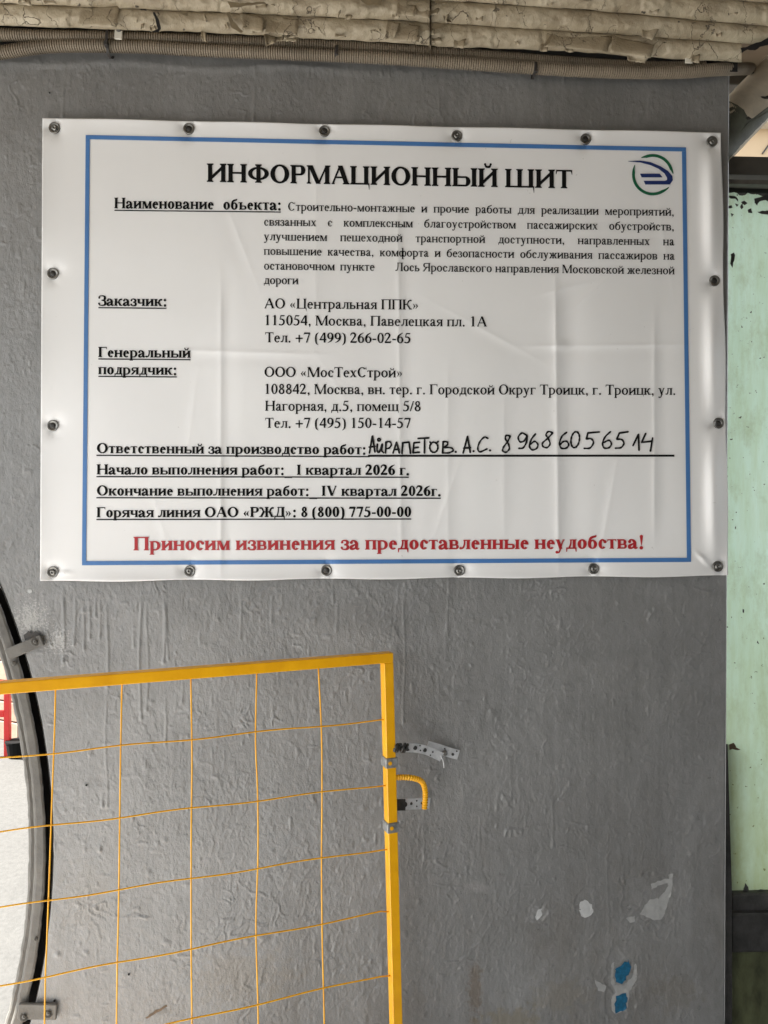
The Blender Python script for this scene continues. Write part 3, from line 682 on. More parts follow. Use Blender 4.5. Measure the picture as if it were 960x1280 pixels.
# sloping downpipe
a = P(1060, 6, .22); c = P(886, 186, .10)
pts = [a + (c - a) * t for t in np.linspace(0, 1, 40)]
dp = empty('downpipe', c); tag(dp, 'thick cream painted pipe slanting down behind the wall edge at upper right', 'pipe', kind='thing')
rp = 29.0 / F * 1.86
b = MB().tube(pts, [rp * (1 + .004 * math.sin(i * 1.7)) for i in range(40)], 32)
for i, p in enumerate(b.v):
    pass
o = b.build('pipe_body', M['pipe'], None, True); set_parent_keep(o, dp)
def on_pipe(name, ps, mat):
    """patch lying on the pipe's skin"""
    ax = (c - a).normalized(); out = []; n_ = len(ps)
    q = []
    for i in range(n_):
        s, t = ps[i], ps[(i + 1) % n_]; k = max(1, int(math.dist(s, t) / 3))
        for j in range(k): q.append((s[0] + (t[0] - s[0]) * j / k + random.uniform(-.5, .5), s[1] + (t[1] - s[1]) * j / k + random.uniform(-.5, .5)))
    cen = (sum(p_[0] for p_ in q) / len(q), sum(p_[1] for p_ in q) / len(q))
    v = []
    rings = [1, .75, .5, .25]
    for k in rings:
        for x, y in q:
            x_, y_ = cen[0] + (x - cen[0]) * k, cen[1] + (y - cen[1]) * k
            d = ray(x_, y_).normalized(); oc = CAM - a
            dd = d - ax * d.dot(ax); oo = oc - ax * oc.dot(ax)
            A_ = dd.dot(dd); B_ = 2 * dd.dot(oo); C_ = oo.dot(oo) - (rp * 1.012) ** 2; D_ = B_ * B_ - 4 * A_ * C_
            t_ = (-B_ - math.sqrt(max(D_, 0))) / (2 * A_); v.append(CAM + d * t_)
    n_ = len(q); f = [(r_ * n_ + i, r_ * n_ + (i + 1) % n_, (r_ + 1) * n_ + (i + 1) % n_, (r_ + 1) * n_ + i) for r_ in range(3) for i in range(n_)] + [tuple(3 * n_ + i for i in range(n_))]
    o = mesh(name, v, f, mat, None, True); set_parent_keep(o, dp)
on_pipe('bare_or_shade_patch', [(902, 130), (912, 127), (922, 131), (930, 137), (934, 145), (933, 150), (945, 146), (958, 136), (975, 122), (985, 122), (930, 178), (905, 206), (880, 200)], M['pipegrey'])  # shade of the pipe's underside put into this patch's colour
on_pipe('bare_or_shade_patch', [(950, 121), (956, 120), (964, 118), (964, 123), (956, 124)], M['screw'])
on_pipe('bare_or_shade_patch', [(932, 148), (935, 145), (940, 149), (934, 150)], M['screw'])
on_pipe('bare_or_shade_patch', [(937, 91), (942, 89), (943, 91), (939, 93)], M['pipegrey'])

# building seen far behind the door, under the pipe
fb = empty('far_building', (3.2, 7.0, 0)); tag(fb, 'plain beige building wall far behind, glimpsed under the slanting pipe', 'building', kind='thing')
wallbox('far_wall', 800, 153, 1500, 700, 6.0, 9.0, M['farwall'], fb)
wallbox('roof_edge', 800, 148, 1500, 152.8, 5.85, 9.0, M['clip'], fb)
wallbox('roof_slope', 790, 128, 1500, 147.6, 6.4, 9.0, M['sill'], fb)
b = MB().tube([P(953, 192, 5.99), P(966, 174, 5.99)], .008, 6); fpart(b, 'wall_cable', M['sill'], fb)

# ================================================================== OUTSIDE, THROUGH THE ROUND OPENING
def gp(px, py):
    d = ray(px, py); t = -CAM.z / d.z; return CAM + d * t
g0 = gp(10, 945)
yb = g0.y + .25
low = empty('low_wall', (g0.x, yb, 0));  tag(low, 'sunlit cream stone and pink brick wall outside, behind the red barrier', 'wall', kind='thing')
bw, bh = .26, .13
for r_ in range(11):
    for k in range(-8, 5):
        x0 = g0.x + (k + (r_ % 2) * .5) * bw
        mt = M['brick'] if (r_ < 4 and (k + r_ * 3) % 3 != 0) or random.random() < .12 else M['stone']
        q = MB().box((x0 + .005, yb - random.uniform(0, .012), r_ * bh + .004), (x0 + bw - .005, yb + .12, r_ * bh + bh - .006), None, .004)
        o = q.build('stone_block', mt); set_parent_keep(o, low)
q = MB().box((g0.x - 8 * bw, yb + .012, 0.005), (g0.x + 5 * bw, yb + .11, 11 * bh)); o = q.build('mortar', M['flag']); set_parent_keep(o, low)
low.rotation_euler.z = R(-28)
rb = empty('red_barrier', (g0.x, g0.y, 0)); tag(rb, 'bright red metal barrier standing on the pale concrete outside', 'barrier')
q0 = gp(9.5, 946)
for dx in (0, -.62, -1.24):
    o = MB().box((q0.x + dx - .017, q0.y - .017, 0.006), (q0.x + dx + .017, q0.y + .017, .47), None, .003).build('post', M['redpaint']); set_parent_keep(o, rb)
for z0, z1 in ((.245, .285), (.43, .468)):
    o = MB().box((q0.x - 1.22, q0.y - .012, z0), (q0.x - .0175, q0.y + .012, z1), None, .003).build('rail', M['redpaint']); set_parent_keep(o, rb)
q1 = gp(21, 947)
bb = empty('black_bin', (q1.x, q1.y, 0)); tag(bb, 'small black tub on the ground beside the red barrier post', 'tub')
def frustum(c, r0, r1, z0, z1, n_=16):
    v = [(c.x + r0 * math.cos(2 * math.pi * i / n_), c.y + r0 * math.sin(2 * math.pi * i / n_), z0) for i in range(n_)] + [(c.x + r1 * math.cos(2 * math.pi * i / n_), c.y + r1 * math.sin(2 * math.pi * i / n_), z1) for i in range(n_)]
    return MB().add(v, [(i, (i + 1) % n_, n_ + (i + 1) % n_, n_ + i) for i in range(n_)] + [tuple(range(n_, 2 * n_))])
o = frustum(q1, .05, .062, .008, .095).build('tub_body', M['black']); set_parent_keep(o, bb)
o = frustum(q1, .066, .066, .0955, .105).build('tub_rim', M['black']); set_parent_keep(o, bb)
q2 = gp(17.5, 946); q2.y += .1
o = MB().box((q2.x - .022, q2.y - .01, .006), (q2.x + .01, q2.y + .01, .17), None, .002).build('wooden_stake', M['stone']); tag(o, 'short brown stake standing between the red post and the black tub', 'stake')

# ================================================================== BANNER
BT = lambda px: np.interp(px, [53, 480, 901], [147.5, 155.8, 166.0])
TL, TR, BR, BL = (53, 147.5), (901, 166), (910, 719), (50, 726)
YBN = -.016
eyes = [(68, 160), (236, 161), (405.5, 164), (571, 170), (732, 174), (890, 177), (66, 342), (893, 351), (66, 532), (898, 529), (66, 715), (237, 714), (408, 713), (574, 713), (742, 711), (897, 708)]
def creaseV(px, py, c, y0, y1, a, wd, slant=0.0):
    x = px - (c + slant * (py - y0)); m_ = np.clip((py - y0) / 60, 0, 1) * np.clip((y1 - py) / 60, 0, 1)
    return a * m_ * (np.exp(-np.abs(x) / wd) - .55 * np.exp(-((x - 2.2 * wd) / (2.6 * wd)) ** 2))
def creaseH(px, py, c, x0, x1, a, wd, slant=0.0):
    y = py - (c + slant * (px - x0)); m_ = np.clip((px - x0) / 40, 0, 1) * np.clip((x1 - px) / 60, 0, 1)
    return a * m_ * (np.exp(-np.abs(y) / wd) - .5 * np.exp(-((y - 2 * wd) / (2.2 * wd)) ** 2))
def surf(px, py):
    px = np.asarray(px, float); py = np.asarray(py, float)
    h = (fbm(N1, px / 260 + 3, py / 200 + 5, 2) - .5) * .009 + (fbm(N2, px / 75, py / 120, 2) - .5) * .0012
    h = h + creaseV(px, py, 276, 330, 740, .0013, 4) + creaseV(px, py, 497, 240, 720, .0013, 5, .01) + creaseV(px, py, 694, 330, 720, .0030, 7, .012)
    h = h + creaseV(px, py, 818, 380, 690, .0016, 4.5) + creaseV(px, py, 630, 470, 700, .0008, 6) + creaseV(px, py, 395, 160, 420, .0007, 9) + creaseV(px, py, 560, 440, 720, .0008, 6)
    h = h + creaseH(px, py, 437, 200, 420, .0011, 4, .03) + creaseH(px, py, 433, 640, 880, .0012, 4, -.01) + creaseH(px, py, 372, 660, 760, .0012, 5, -.25)
    h = h + .0016 * np.exp(-(((px - 702) / 9) ** 2 + ((py - 432) / 7) ** 2))
    for (cx_, cy_, an_, L_, a_) in ((300, 300, 1.2, 60, .0005), (610, 415, .5, 70, .0007), (740, 365, 2.4, 45, .0008), (560, 620, 1.9, 60, .0006), (200, 650, 1.3, 50, .0005), (760, 640, 1.75, 60, .0008), (420, 480, 1.0, 45, .0004), (830, 300, 1.4, 60, .0006), (240, 520, 1.7, 60, .0005)):
        ux_ = (px - cx_) * math.cos(an_) + (py - cy_) * math.sin(an_); uy_ = -(px - cx_) * math.sin(an_) + (py - cy_) * math.cos(an_)
        h = h + a_ * np.exp(-(ux_ / L_) ** 2) * (np.exp(-np.abs(uy_) / 4) - .5 * np.exp(-((uy_ - 8) / 9) ** 2))
    # free edge buckles between the eyelets
    hl = np.exp(-np.clip(px - 51, 0, 1e9) / 22); hr = np.exp(-((px - 889 - (py - 170) * .008) / 10) ** 2)
    h = h + .0045 * hl * np.abs(np.sin(np.pi * (py - 160) / 185)) + .0085 * hr * np.abs(np.sin(np.pi * (py - 177) / 177)) ** 1.0
    ht = np.exp(-np.clip(py - (147 + (px - 53) * .0218), 0, 1e9) / 16); hb = np.exp(-np.clip(725 - (px - 50) * .007 - py, 0, 1e9) / 16)
    h = h + .0030 * ht * np.abs(np.sin(np.pi * (px - 68) / 165)) + .0055 * hb * np.abs(np.sin(np.pi * (px - 66) / 167))
    for (x, y) in eyes:
        h = h - .0034 * np.exp(-(((px - x) / 12) ** 2 + ((py - y) / 12) ** 2)) * (1 + .35 * np.sin(3 * np.arctan2(py - y, px - x) + x))
    # puckers at the corners
    h = h + .003 * np.exp(-(((px - 880) / 9) ** 2 + ((py - 700 - (px - 880) * .9) / 4) ** 2)) + .0016 * np.exp(-(((px - 80) / 9) ** 2 + ((py - 716) / 3) ** 2))
    return YBN - h * 1.75
bn = empty('notice_banner', P(480, 725, YBN)); tag(bn, 'white vinyl information banner with Cyrillic text and blue border on the grey wall', 'banner')
def bpart(o, lab=None):
    set_parent_keep(o, bn)
    if lab: o['label'] = lab
    return o
U, V_ = np.meshgrid(np.linspace(0, 1, 520), np.linspace(0, 1, 350))
def quadmap(u, v):
    x = (TL[0] * (1 - u) + TR[0] * u) * (1 - v) + (BL[0] * (1 - u) + BR[0] * u) * v
    y = (TL[1] * (1 - u) + TR[1] * u) * (1 - v) + (BL[1] * (1 - u) + BR[1] * u) * v
    return x, y
bx, by = quadmap(U, V_)
by = by + np.where(V_ > .97, 1, 0) * 0 + (V_ ** 12) * (1.8 * np.sin(np.pi * (bx - 66) / 167) ** 2) - ((1 - V_) ** 12) * (.8 * np.sin(np.pi * (bx - 68) / 165) ** 2)
bx = bx + U ** 14 * 1.6 * np.sin(np.pi * (by - 177) / 177) ** 2
Xb, Yb_, Zb = Pn(bx, by, surf(bx, by))
o = grid_mesh('vinyl_sheet', Xb, Yb_, Zb, M['vinyl'], None, flip=True); bpart(o)
sm = o.modifiers.new('thickness', 'SOLIDIFY'); sm.thickness = .0009; sm.offset = -1
def lift(pts, dz): 
    a = np.array(pts, float); X, Y, Z = Pn(a[:, 0], a[:, 1], surf(a[:, 0], a[:, 1]) - dz); return np.stack([X, Y, Z], -1)
def printed(name, polys, mat, dz=.0013, lab=None):
    """polys in photograph pixels, laid onto the banner as flat print"""
    v = []; f = []; allp = []
    for k, q in enumerate(polys):
        ar = sum(q[i][0] * q[(i + 1) % len(q)][1] - q[(i + 1) % len(q)][0] * q[i][1] for i in range(len(q)))
        if ar < 0: q = q[::-1]
        b0 = len(allp); allp += [(x, y, (k % 5) * .00002) for x, y in q]; f.append([b0 + i for i in range(len(q))][::-1])
    a = np.array(allp, float); X, Y, Z = Pn(a[:, 0], a[:, 1], surf(a[:, 0], a[:, 1]) - dz - a[:, 2])
    o = mesh(name, np.stack([X, Y, Z], -1).tolist(), f, mat); return bpart(o, lab)
def line_polys(a, b, w0, w1=None, n_=None):
    """straight band split in pieces; w = thickness in px"""
    n_ = n_ or max(1, int(math.dist(a, b) / 4)); w1 = w0 if w1 is None else w1
    d = np.array(b, float) - np.array(a, float); nn = np.array([-d[1], d[0]]) / np.linalg.norm(d); out = []
    for i in range(n_):
        p = np.array(a) + d * i / n_; q = np.array(a) + d * (i + 1) / n_; wa = w0 + (w1 - w0) * i / n_; wb = w0 + (w1 - w0) * (i + 1) / n_
        out.append([tuple(p - nn * wa / 2), tuple(q - nn * wb / 2), tuple(q + nn * wb / 2), tuple(p + nn * wa / 2)])
    return out
c_tl, c_tr, c_br, c_bl = (109.6, 171.3), (855, 186.8), (861.2, 699.8), (105, 703.9)
printed('blue_border', line_polys((107, 171.3), (857.5, 186.8), 5.2), M['blue'])
printed('blue_border', line_polys((102.5, 704), (863.8, 699.8), 5.2), M['blue'])
printed('blue_border', line_polys((109.6, 174), (105, 701.4), 5.2), M['blue'])
printed('blue_border', line_polys((855, 189.4), (861.2, 697.2), 5.2), M['blue'])

# ---- a small serif alphabet drawn for the banner
class Pen:
    def __init__(s, bold, cap):
        s.b = bold; s.S = (160 if cap else 148) if bold else (120 if cap else 106)
        s.h = 68 if bold else 56; s.st = (50 if cap else 42) if bold else 38; s.e = (46 if cap else 40) if bold else (52 if cap else 44); s.p = []
    def poly(s, *q): s.p.append(list(q))
    def rect(s, x0, y0, x1, y1): s.p.append([(x0, y0), (x1, y0), (x1, y1), (x0, y1)])
    def serif(s, x0, x1, y, up=True, l=True, r=True):
        k = 1 if up else -1; e = s.e; st = s.st; br = 20
        q = [(x0 - (e if l else 0), y), (x1 + (e if r else 0), y)]
        if r: q += [(x1 + e, y + k * st * .75), (x1 + e * .35, y + k * st)]
        q += [(x1, y + k * (st + br)), (x0, y + k * (st + br))]
        if l: q += [(x0 - e * .35, y + k * st), (x0 - e, y + k * st * .75)]
        s.poly(*q)
    def stem(s, x, y0, y1, w=None, b=(1, 1), t=(1, 1)):
        w = w or s.S; s.rect(x - w / 2, y0, x + w / 2, y1)
        if b: s.serif(x - w / 2, x + w / 2, y0, True, *b)
        if t: s.serif(x - w / 2, x + w / 2, y1, False, *t)
    def ring(s, cx, cy, rx, ry, ts, tt, a0=0, a1=360, n=None):
        n = n or max(6, int(abs(a1 - a0) / 15))
        for i in range(n):
            a, b = R(a0 + (a1 - a0) * i / n), R(a0 + (a1 - a0) * (i + 1) / n)
            s.poly((cx + rx * math.cos(a), cy + ry * math.sin(a)), (cx + rx * math.cos(b), cy + ry * math.sin(b)),
                   (cx + (rx - ts) * math.cos(b), cy + (ry - tt) * math.sin(b)), (cx + (rx - ts) * math.cos(a), cy + (ry - tt) * math.sin(a)))
    def bowl(s, xa, xr, y0, y1, ts=None, tt=None):
        ts = ts or s.S * 1.05; tt = tt or s.h; ry = (y1 - y0) / 2; cx = max(xa, xr - ry * 1.05); cy = (y0 + y1) / 2
        s.rect(xa, y1 - tt, cx, y1); s.rect(xa, y0, cx, y0 + tt); s.ring(cx, cy, xr - cx, ry, min(ts, (xr - cx) * .95), tt, -90, 90)
    def diag(s, a, b, w):                                  # parallelogram with horizontal cut ends
        s.poly((a[0] - w / 2, a[1]), (a[0] + w / 2, a[1]), (b[0] + w / 2, b[1]), (b[0] - w / 2, b[1]))
    def curve(s, pts, ws, k=5):
        v = spline([(x, y, w_) for (x, y), w_ in zip(pts, ws)], k); L = []
        for i, p in enumerate(v):
            t = (v[min(i + 1, len(v) - 1)] - v[max(i - 1, 0)]); t = Vector((t.x, t.y)); t.normalize(); n_ = Vector((-t.y, t.x)) * max(p.z, 6) / 2
            L.append(((p.x - n_.x, p.y - n_.y), (p.x + n_.x, p.y + n_.y)))
        for a, b in zip(L, L[1:]): s.poly(a[0], b[0], b[1], a[1])
    def dot(s, x, y, r):
        s.poly(*[(x + r * math.cos(2 * math.pi * i / 12), y + r * math.sin(2 * math.pi * i / 12)) for i in range(12)])
ADV = {'r': dict(zip('абвгдежзийклмнопрстуфхцчшщъыьэюя', (444, 509, 472, 410, 509, 444, 691, 395, 535, 535, 486, 499, 633, 535, 500, 535, 500, 444, 437, 500, 648, 500, 535, 503, 770, 770, 517, 671, 456, 429, 747, 460))),
       'b': dict(zip('абвгдежзийклмнопрстуфхцчшщъыьэюя', (500, 500, 520, 420, 540, 444, 811, 430, 574, 574, 560, 549, 678, 574, 500, 574, 556, 444, 477, 500, 699, 500, 574, 547, 863, 863, 579, 773, 520, 456, 745, 545)))}
ADV['r'].update(dict(zip('АБВГДЕЖЗИЙКЛМНОПРСТУФХЦЧШЩЫЭЮЯЬ', (722, 574, 667, 578, 682, 611, 896, 501, 722, 722, 667, 678, 889, 722, 722, 722, 556, 667, 611, 708, 790, 722, 722, 650, 1009, 1009, 872, 660, 1028, 667, 574))))
ADV['b'].update(dict(zip('АБВГДЕЖЗИЙКЛМНОПРСТУФХЦЧШЩЫЭЮЯЬ', (722, 663, 667, 609, 712, 667, 989, 540, 778, 778, 768, 751, 944, 778, 778, 778, 611, 722, 667, 726, 850, 722, 778, 731, 1153, 1153, 986, 697, 1149, 722, 663))))
for q in 'rb':
    ADV[q].update({' ': 250, '.': 250, ',': 250, ':': 300, '-': 333, '(': 333, ')': 333, '+': 564, '«': 480, '»': 480, '/': 278, '_': 500, '!': 333, 'I': 360, 'V': 722})
    for d in '0123456789': ADV[q][d] = 500
_cache = {}
def glyph(ch, bold):
    key = (ch, bold)
    if key in _cache: return _cache[key]
    adv = ADV['b' if bold else 'r'][ch]
    low = ch.islower(); H_ = (468 if bold else 452) if low else 668
    g = Pen(bold, not low); S, h, e, st = g.S, g.h, g.e, g.st
    mgn = e + (8 if low else 14); x1 = mgn + S / 2; x2 = adv - mgn - S / 2; xm = adv / 2; T = st + 10
    U_ = ch.upper()
    oW = adv / 2 - 28
    if ch == 'а':
        r_ = adv - 500 * .0
        g.curve([(95, 345), (130, 425), (215, 440), (285, 400), (adv - 155, 310), (adv - 155, 200), (adv - 155, 90), (adv - 105, 30), (adv - 40, 50), (adv - 15, 75)], [h * 1.2, h * 1.3, h, S * .8, S, S, S, S * .7, h, 10])
        g.curve([(adv - 155, 275), (adv - 270, 225), (100, 150), (95, 70), (160, 28), (230, 45), (adv - 155, 110)], [h, h * 1.2, S * .9, S * 1.05, S * .7, h * 1.2, h]); g.dot(100, 350, S * .5)
    elif ch == 'б':
        g.ring(xm, 220, oW, 232, S * 1.05, h)
        g.curve([(xm - oW + S * .5, 215), (xm - oW + S * .55, 370), (xm - 90, 520), (xm + 40, 585), (xm + 150, 620), (xm + 175, 690)], [S, S * .9, S * .8, S * .75, S * .6, 14])
    elif ch == 'е' :
        g.ring(xm + 5, 222, adv / 2 - 25, 235, S * 1.05, h, 0, 318); g.rect(60, 240, adv - 35, 240 + h)
    elif ch == 'р':
        g.stem(x1, -217, 455, b=(1, 1), t=(1, 0)); g.bowl(x1 + S / 2 - 30, adv - 25, -8, 462, S * 1.05, h)
    elif ch == 'у':
        g.diag((adv - 60 - e, H_), (xm - 20, 20), h + 8); g.diag((110, H_), (xm + 15, 5), S * 1.05)
        g.curve([(xm + 0, 20), (xm - 40, -100), (xm - 90, -175), (60, -165)], [h + 12, h + 10, h + 5, S * .8]); g.dot(75, -160, S * .48)
        g.serif(95 - S / 3, 110 + S / 3, H_, False); g.serif(adv - 75 - e, adv - 45 - e, H_, False)
    elif ch == 'ф':
        g.stem(xm, -217, 683, b=(1, 1), t=(1, 0)); o = (adv / 2 - 25) / 2 + S * .12
        g.ring(25 + o, 222, o, 235, S * .95, h); g.ring(adv - 25 - o, 222, o, 235, S * .95, h)
    elif U_ == 'А':
        ax = xm - 5
        g.diag((90, st), (ax, H_ + 8), h + 6); g.diag((adv - 100 - S * .2, st), (ax, H_ + 8), S * 1.12); g.rect(adv * .27, 215, adv * .68, 215 + h * .95)
        g.serif(75, 105, 0); g.serif(adv - 100 - S * .75, adv - 100 + S * .3, 0)
    elif U_ in 'ИЙНПЦШЩЫ' or U_ == 'Ч' or ch == 'I':
        d = H_ / 2
        if U_ in 'ИЙ':
            g.stem(x1, 0, H_); g.stem(x2, 0, H_)
            w_ = h * 1.6; g.poly((x1 + S * .3, H_ * .12), (x1 + S * .3, H_ * .12 + w_ * 1.3), (x2 - S * .3, H_ * .88), (x2 - S * .3, H_ * .88 - w_ * 1.3))
            if U_ == 'Й': g.curve([(xm - 110, H_ + 165), (xm - 70, H_ + 75), (xm, H_ + 55), (xm + 70, H_ + 75), (xm + 110, H_ + 165)], [30, S * .55, S * .5, S * .55, 30]); g.dot(xm - 105, H_ + 150, S * .28); g.dot(xm + 105, H_ + 150, S * .28)
        elif U_ == 'Н': g.stem(x1, 0, H_); g.stem(x2, 0, H_); g.rect(x1, d - h / 2 + 8, x2, d + h / 2 + 8)
        elif U_ == 'П': g.stem(x1, 0, H_); g.stem(x2, 0, H_); g.rect(x1, H_ - T, x2, H_)
        elif U_ == 'Ц':
            x2 -= 12; g.stem(x1, 0, H_); g.stem(x2, 0, H_, b=None); g.rect(x1, 0, x2 + S / 2 + e, T); g.poly((x2 + S / 2 + e, T), (x2 + S / 2 - 8, T), (x2 + S / 2 + e - 14, -H_ * .27), (x2 + S / 2 + e, -H_ * .27))
        elif U_ in 'ШЩ':
            if U_ == 'Щ': x2 -= 14; xm = (x1 + x2) / 2
            for x in (x1, xm, x2): g.stem(x, 0, H_)
            g.rect(x1, 0, x2, T)
            if U_ == 'Щ': g.rect(x1, 0, x2 + S / 2 + e, T); g.poly((x2 + S / 2 + e, T), (x2 + S / 2 - 8, T), (x2 + S / 2 + e - 14, -H_ * .27), (x2 + S / 2 + e, -H_ * .27))
        elif U_ == 'Ы':
            g.stem(x1, 0, H_, b=(1, 0)); g.bowl(x1, x2 - S / 2 - (55 if not low else 38), 0, H_ * .56); g.stem(x2, 0, H_)
        elif U_ == 'Ч':
            g.stem(x2, 0, H_); g.stem(x1, H_ * .58, H_, b=None)
            g.curve([(x1, H_ * .62), (x1 + 8, H_ * .50), (x1 + 80, H_ * .42), (xm + 20, H_ * .42), (x2, H_ * .5)], [S, S * .95, S * .7, h, h])
        else: g.stem(xm, 0, H_)
    elif U_ in 'ЬЪ':
        if U_ == 'Ъ': x1 += 55; g.rect(28, H_ - T, x1, H_); g.poly((28, H_), (28 + 18, H_ - T), (28 + 6, H_ - 110), (20, H_ - 110))
        g.stem(x1, 0, H_, b=(1, 0)); g.bowl(x1, adv - 25, 0, H_ * .56)
    elif U_ == 'В':
        g.stem(x1, 0, H_, b=(1, 0), t=(1, 0)); g.bowl(x1, adv - 30, 0, H_ * .53); g.bowl(x1, adv - 55, H_ * .53 - h, H_, S * .95)
    elif U_ == 'Р': g.stem(x1, 0, H_, t=(1, 0)); g.bowl(x1, adv - 22, H_ * .44, H_)
    elif U_ == 'Б':
        g.stem(x1, 0, H_, b=(1, 0), t=(1, 0)); g.bowl(x1, adv - 25, 0, H_ * .56); g.rect(x1, H_ - T, adv - 80, H_); g.poly((adv - 80, H_), (adv - 120, H_ - T), (adv - 84, H_ - 150), (adv - 68, H_ - 150))
    elif U_ == 'Г':
        g.stem(x1, 0, H_, t=(1, 0)); k = H_ * .24; g.rect(x1, H_ - T, adv - 30, H_); g.poly((adv - 30, H_), (adv - 85, H_ - T), (adv - 42, H_ - k), (adv - 25, H_ - k))
    elif U_ == 'Е':
        g.stem(x1, 0, H_, b=(1, 0), t=(1, 0)); k = H_ * .24
        g.rect(x1, H_ - T, adv - 50, H_); g.poly((adv - 50, H_), (adv - 100, H_ - T), (adv - 62, H_ - k), (adv - 44, H_ - k))
        g.rect(x1, 0, adv - 35, T); g.poly((adv - 45, 0), (adv - 100, T), (adv - 32, k + 10), (adv - 14, k + 10)); g.rect(x1, H_ / 2 - h / 2, adv - 150, H_ / 2 + h / 2); g.rect(adv - 165, H_ / 2 - 80, adv - 145, H_ / 2 + 80)
    elif U_ == 'Т':
        g.stem(xm, 0, H_, t=None); k = H_ * .25; g.rect(28, H_ - T, adv - 28, H_)
        g.poly((28, H_), (75, H_ - T), (36, H_ - k), (20, H_ - k)); g.poly((adv - 28, H_), (adv - 75, H_ - T), (adv - 36, H_ - k), (adv - 20, H_ - k))
    elif U_ == 'О': g.ring(xm, H_ / 2, oW, H_ / 2 + 12, S * 1.1, h)
    elif U_ == 'С':
        g.ring(xm + 8, H_ / 2, oW, H_ / 2 + 12, S * 1.1, h, 42, 322); k = H_ * .3
        if low: g.dot(adv - 85, H_ * .74, S * .52)
        else: g.poly((adv - 48, H_ + 8), (adv - 66, H_ + 8), (adv - 96, H_ - 60), (adv - 62, H_ - k), (adv - 42, H_ - k))
    elif U_ == 'Э':
        g.ring(xm - 8, H_ / 2, oW, H_ / 2 + 12, S * 1.1, h, 140, -142); g.rect(adv * .38, H_ / 2 - h / 2, adv - 60, H_ / 2 + h / 2); g.dot(70, H_ * .76, S * .42)
    elif U_ == 'Ю':
        g.stem(x1, 0, H_); r_ = (adv - x1 - S / 2 - 25 - (80 if low else 110)) / 2; cx = adv - 25 - r_; g.ring(cx, H_ / 2, r_, H_ / 2 + 12, S * 1.05, h); g.rect(x1, H_ / 2 - h / 2, cx - r_ + 20, H_ / 2 + h / 2)
    elif U_ == 'Я':
        g.stem(x2, 0, H_, t=(0, 1)); lx = 40; cy = H_ * .73; ry = H_ * .27
        cx = lx + ry * 1.05; g.rect(cx, H_ - h, x2, H_); g.rect(cx, H_ * .46, x2, H_ * .46 + h); g.ring(cx, cy, cx - lx, ry, min(S, (cx - lx) * .9), h, 90, 270)
        g.diag((80, 10), (xm, H_ * .5), S * .95); g.serif(45, 80 + S * .2, 0)
    elif U_ == 'З':
        a = adv
        g.curve([(70, H_ * .76), (110, H_ * .93), (a * .5, H_ * .975), (a - 110, H_ * .88), (a - 95, H_ * .7), (a - 150, H_ * .56), (a * .42, H_ * .525)], [h * 1.4, h, h, S * .8, S, S * .6, h])
        g.curve([(a * .42, H_ * .525), (a - 130, H_ * .48), (a - 70, H_ * .3), (a - 95, H_ * .1), (a * .5, H_ * .022), (100, H_ * .07), (50, H_ * .2)], [h, S * .6, S, S * .85, h, h, h * 1.3]); g.dot(80, H_ * .77, S * .4); g.dot(68, H_ * .2, S * .4)
    elif U_ in 'ЖК':
        if U_ == 'К':
            g.stem(x1, 0, H_); xs = [(x1 + S / 2, 1)]
        else: g.stem(xm, 0, H_); xs = [(xm + S / 2, 1), (xm - S / 2, -1)]
        for x0, k in xs:
            xe = adv - 65 if k > 0 else 65
            g.curve([(x0, H_ * .5), (x0 + (xe - x0) * .35, H_ * .56), (x0 + (xe - x0) * .62, H_ * .84), (xe - k * 15, H_ * .94)], [h, h * 1.3, h * 1.6, S * .5]); g.dot(xe - k * 12, H_ * .90, S * .40)
            g.diag((xe - k * (S * .35 + 8), 8), (x0 + (xe - x0) * .28, H_ * .57), S * .98); g.serif(xe - S * .75 if k > 0 else xe - S * .15, xe + S * .15 if k > 0 else xe + S * .75, 0)
    elif U_ in 'ЛД':
        if U_ == 'Л':
            g.stem(x2, 0, H_, t=(0, 1)); g.curve([(x1 + S * .9, H_ - 10), (x1 + S * .8, H_ * .5), (x1 + S * .35, H_ * .15), (55, 45)], [h + 8, h + 12, h + 16, h + 6]); g.dot(60, 52, S * .42)
            g.rect(x1 + S * .5, H_ - T, x2 + S / 2, H_); g.serif(x1 + S * .75, x1 + S, H_, False)
        else:
            g.rect(x2 - S / 2 - 8, 0, x2 + S / 2 - 8, H_); g.curve([(x1 + S * .9, H_ - 10), (x1 + S * .78, H_ * .5), (x1 + S * .3, 40)], [h + 8, h + 12, h + 14])
            g.rect(x1 + S * .5, H_ - T, x2 + S / 2, H_); g.serif(x1 + S * .75, x1 + S, H_, False); g.serif(x2 - 8, x2 + S / 2 - 8, H_, False)
            g.rect(20, 0, adv - 14, T * 1.35); k = -H_ * .30; g.poly((20, T), (20, k), (62, k), (90, 4)); g.poly((adv - 14, T), (adv - 14, k), (adv - 56, k), (adv - 84, 4))
    elif U_ == 'М':
        w_ = h + 4; xa = x1 - S * .2; g.rect(xa - w_ / 2, 0, xa + w_ / 2, H_); g.serif(xa - w_ / 2, xa + w_ / 2, 0); g.stem(x2, 0, H_, t=(0, 1)); g.rect(xa - w_ / 2 - e, H_ - st, xa + S * .6, H_)
        g.diag((xm, 0), (xa + S * .35, H_), S * 1.1); g.diag((xm, 0), (x2 - S * .1, H_), h + 6)
    elif U_ == 'Х':
        g.diag((adv - 100 - S * .3, 10), (90 + S * .3, H_ - 10), S * 1.12); g.diag((105, 10), (adv - 120, H_ - 10), h + 8)
        for x, y, k in ((75, 0, 1), (adv - 100 - S * .6, 0, 1), (80, H_, 0), (adv - 130, H_, 0)):
            wd = 50 if x == 75 or (x > 100 and k == 0) else S * .8
            g.serif(x, x + wd, y, bool(k))
    elif U_ == 'У':
